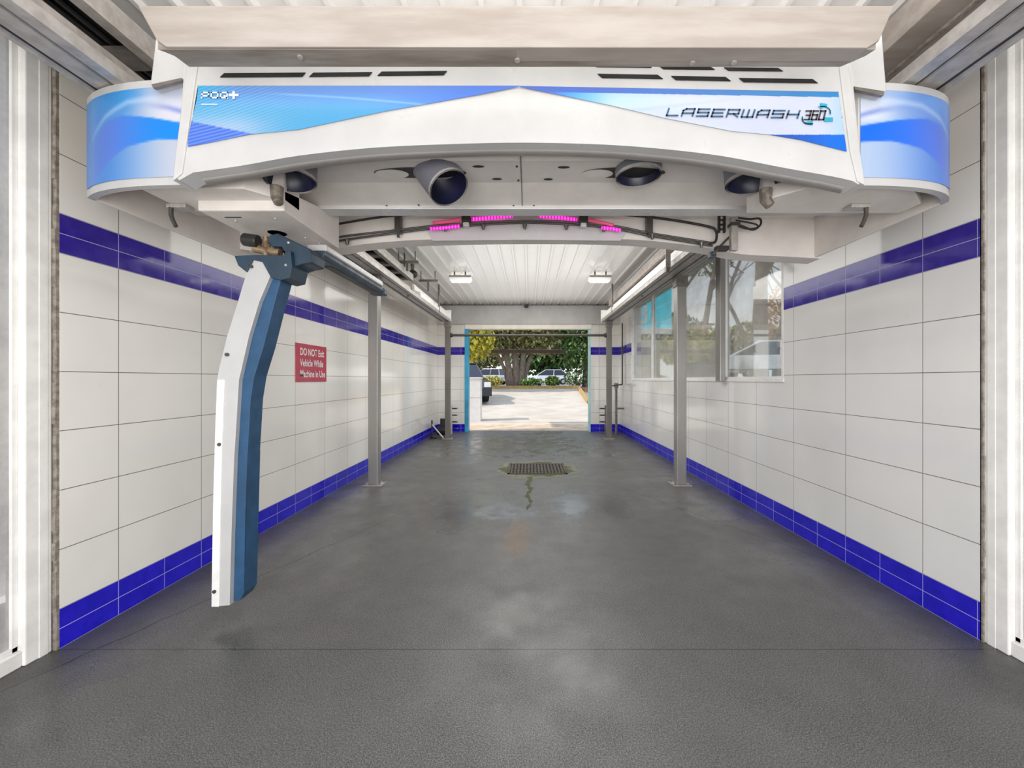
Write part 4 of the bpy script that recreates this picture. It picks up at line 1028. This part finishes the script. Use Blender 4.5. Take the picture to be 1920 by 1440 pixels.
# boom towards the exit
bm = B(); prism(bm, [(-1.325, 2.10), (-1.31, 2.075), (-1.225, 2.075), (-1.215, 2.10), (-1.215, 2.125), (-1.325, 2.125)], 'y', 2.44, 3.46)
boom = obj('horizontal_tube', bm, M_navy, A_, bevel=.004)
obj('tube_cover', bx(-1.325, -1.205, 2.45, 3.40, 2.125, 2.165), M_white, boom, bevel=.008, label='white top cover of the boom')
obj('tube_recess', bx(-1.295, -1.245, 2.6, 3.38, 2.0725, 2.0745), M_dark, boom)
obj('tube_end', bx(-1.33, -1.21, 3.44, 3.52, 2.07, 2.13), M_navy, boom, bevel=.01)

# ================================================================ LIGHT AND CAMERA
W = bpy.data.worlds.new('World'); bpy.context.scene.world = W; W.use_nodes = True
nt = W.node_tree; bg = nt.nodes['Background']
tc = nt.nodes.new('ShaderNodeTexCoord'); sx = nt.nodes.new('ShaderNodeSeparateXYZ'); nt.links.new(tc.outputs['Generated'], sx.inputs[0])
mr = nt.nodes.new('ShaderNodeMapRange'); mr.inputs[1].default_value = 0; mr.inputs[2].default_value = .6; nt.links.new(sx.outputs[2], mr.inputs[0])
mx = nt.nodes.new('ShaderNodeMix'); mx.data_type = 'RGBA'; mx.inputs[6].default_value = rgb(242, 242, 242); mx.inputs[7].default_value = rgb(196, 214, 238)
nt.links.new(mr.outputs[0], mx.inputs[0]); nt.links.new(mx.outputs[2], bg.inputs[0]); bg.inputs[1].default_value = 1.4
def lamp(name, ty, loc, energy, size=None, rot=(0, 0, 0), color=(1, 1, 1), sy=None):
    l = bpy.data.lights.new(name, ty); l.energy = energy; l.color = color
    if ty == 'AREA':
        l.size = size
        if sy: l.shape = 'RECTANGLE'; l.size_y = sy
    o = bpy.data.objects.new(name, l); COL.objects.link(o); o.location = loc; o.rotation_euler = rot
    return o
sun = lamp('sun', 'SUN', (0, 0, 20), 3.0, color=(1, .95, .87)); sun.data.angle = math.radians(1.0)
sun.rotation_euler = Vector((-.80, -.16, .72)).to_track_quat('Z', 'Y').to_euler()
lamp('ceiling_fill', 'AREA', (0, 7.0, 3.27), 80, 3.0, sy=5.6, color=(1, .985, .96))  # unseen fill without a fixture, added to brighten the far walls
lamp('ceiling_up_fill', 'AREA', (0, 6.9, 2.75), 30, 2.8, rot=(PI, 0, 0), sy=6.4, color=(1, .985, .97))  # unseen upward fill, added to even out the ceiling
lamp('ceiling_up_fill', 'AREA', (0, .9, 2.8), 40, 3.4, rot=(PI, 0, 0), sy=1.6, color=(1, .985, .97))  # added fill with no body, lifts the near ceiling and upper walls
lamp('entry_fill', 'AREA', (0, -2.0, 1.1), 135, 4.4, rot=(math.radians(98), 0, 0), sy=2.0, color=(1, .985, .96))  # unseen fill behind the camera, added to light the machine and frames
cd = bpy.data.cameras.new('camera'); cam = bpy.data.objects.new('camera', cd); COL.objects.link(cam)
cam.location = (0, 0, H); cam.rotation_euler = (PI/2, 0, 0)
cd.sensor_fit = 'HORIZONTAL'; cd.sensor_width = 36; cd.lens = F/1920*36
cd.shift_x = -(VX-960)/1920; cd.shift_y = -(720-VY)/1920
cd.clip_start = .05; cd.clip_end = 300
sc = bpy.context.scene; sc.camera = cam
sc.view_settings.view_transform = 'Standard'; sc.view_settings.look = 'None'; sc.view_settings.exposure = 0.45
sc.cycles.max_bounces = 8; sc.cycles.diffuse_bounces = 5; sc.cycles.glossy_bounces = 4; sc.cycles.transparent_max_bounces = 12
sc.cycles.sample_clamp_indirect = 6; sc.cycles.caustics_reflective = False; sc.cycles.caustics_refractive = False
sc.cycles.use_denoising = True
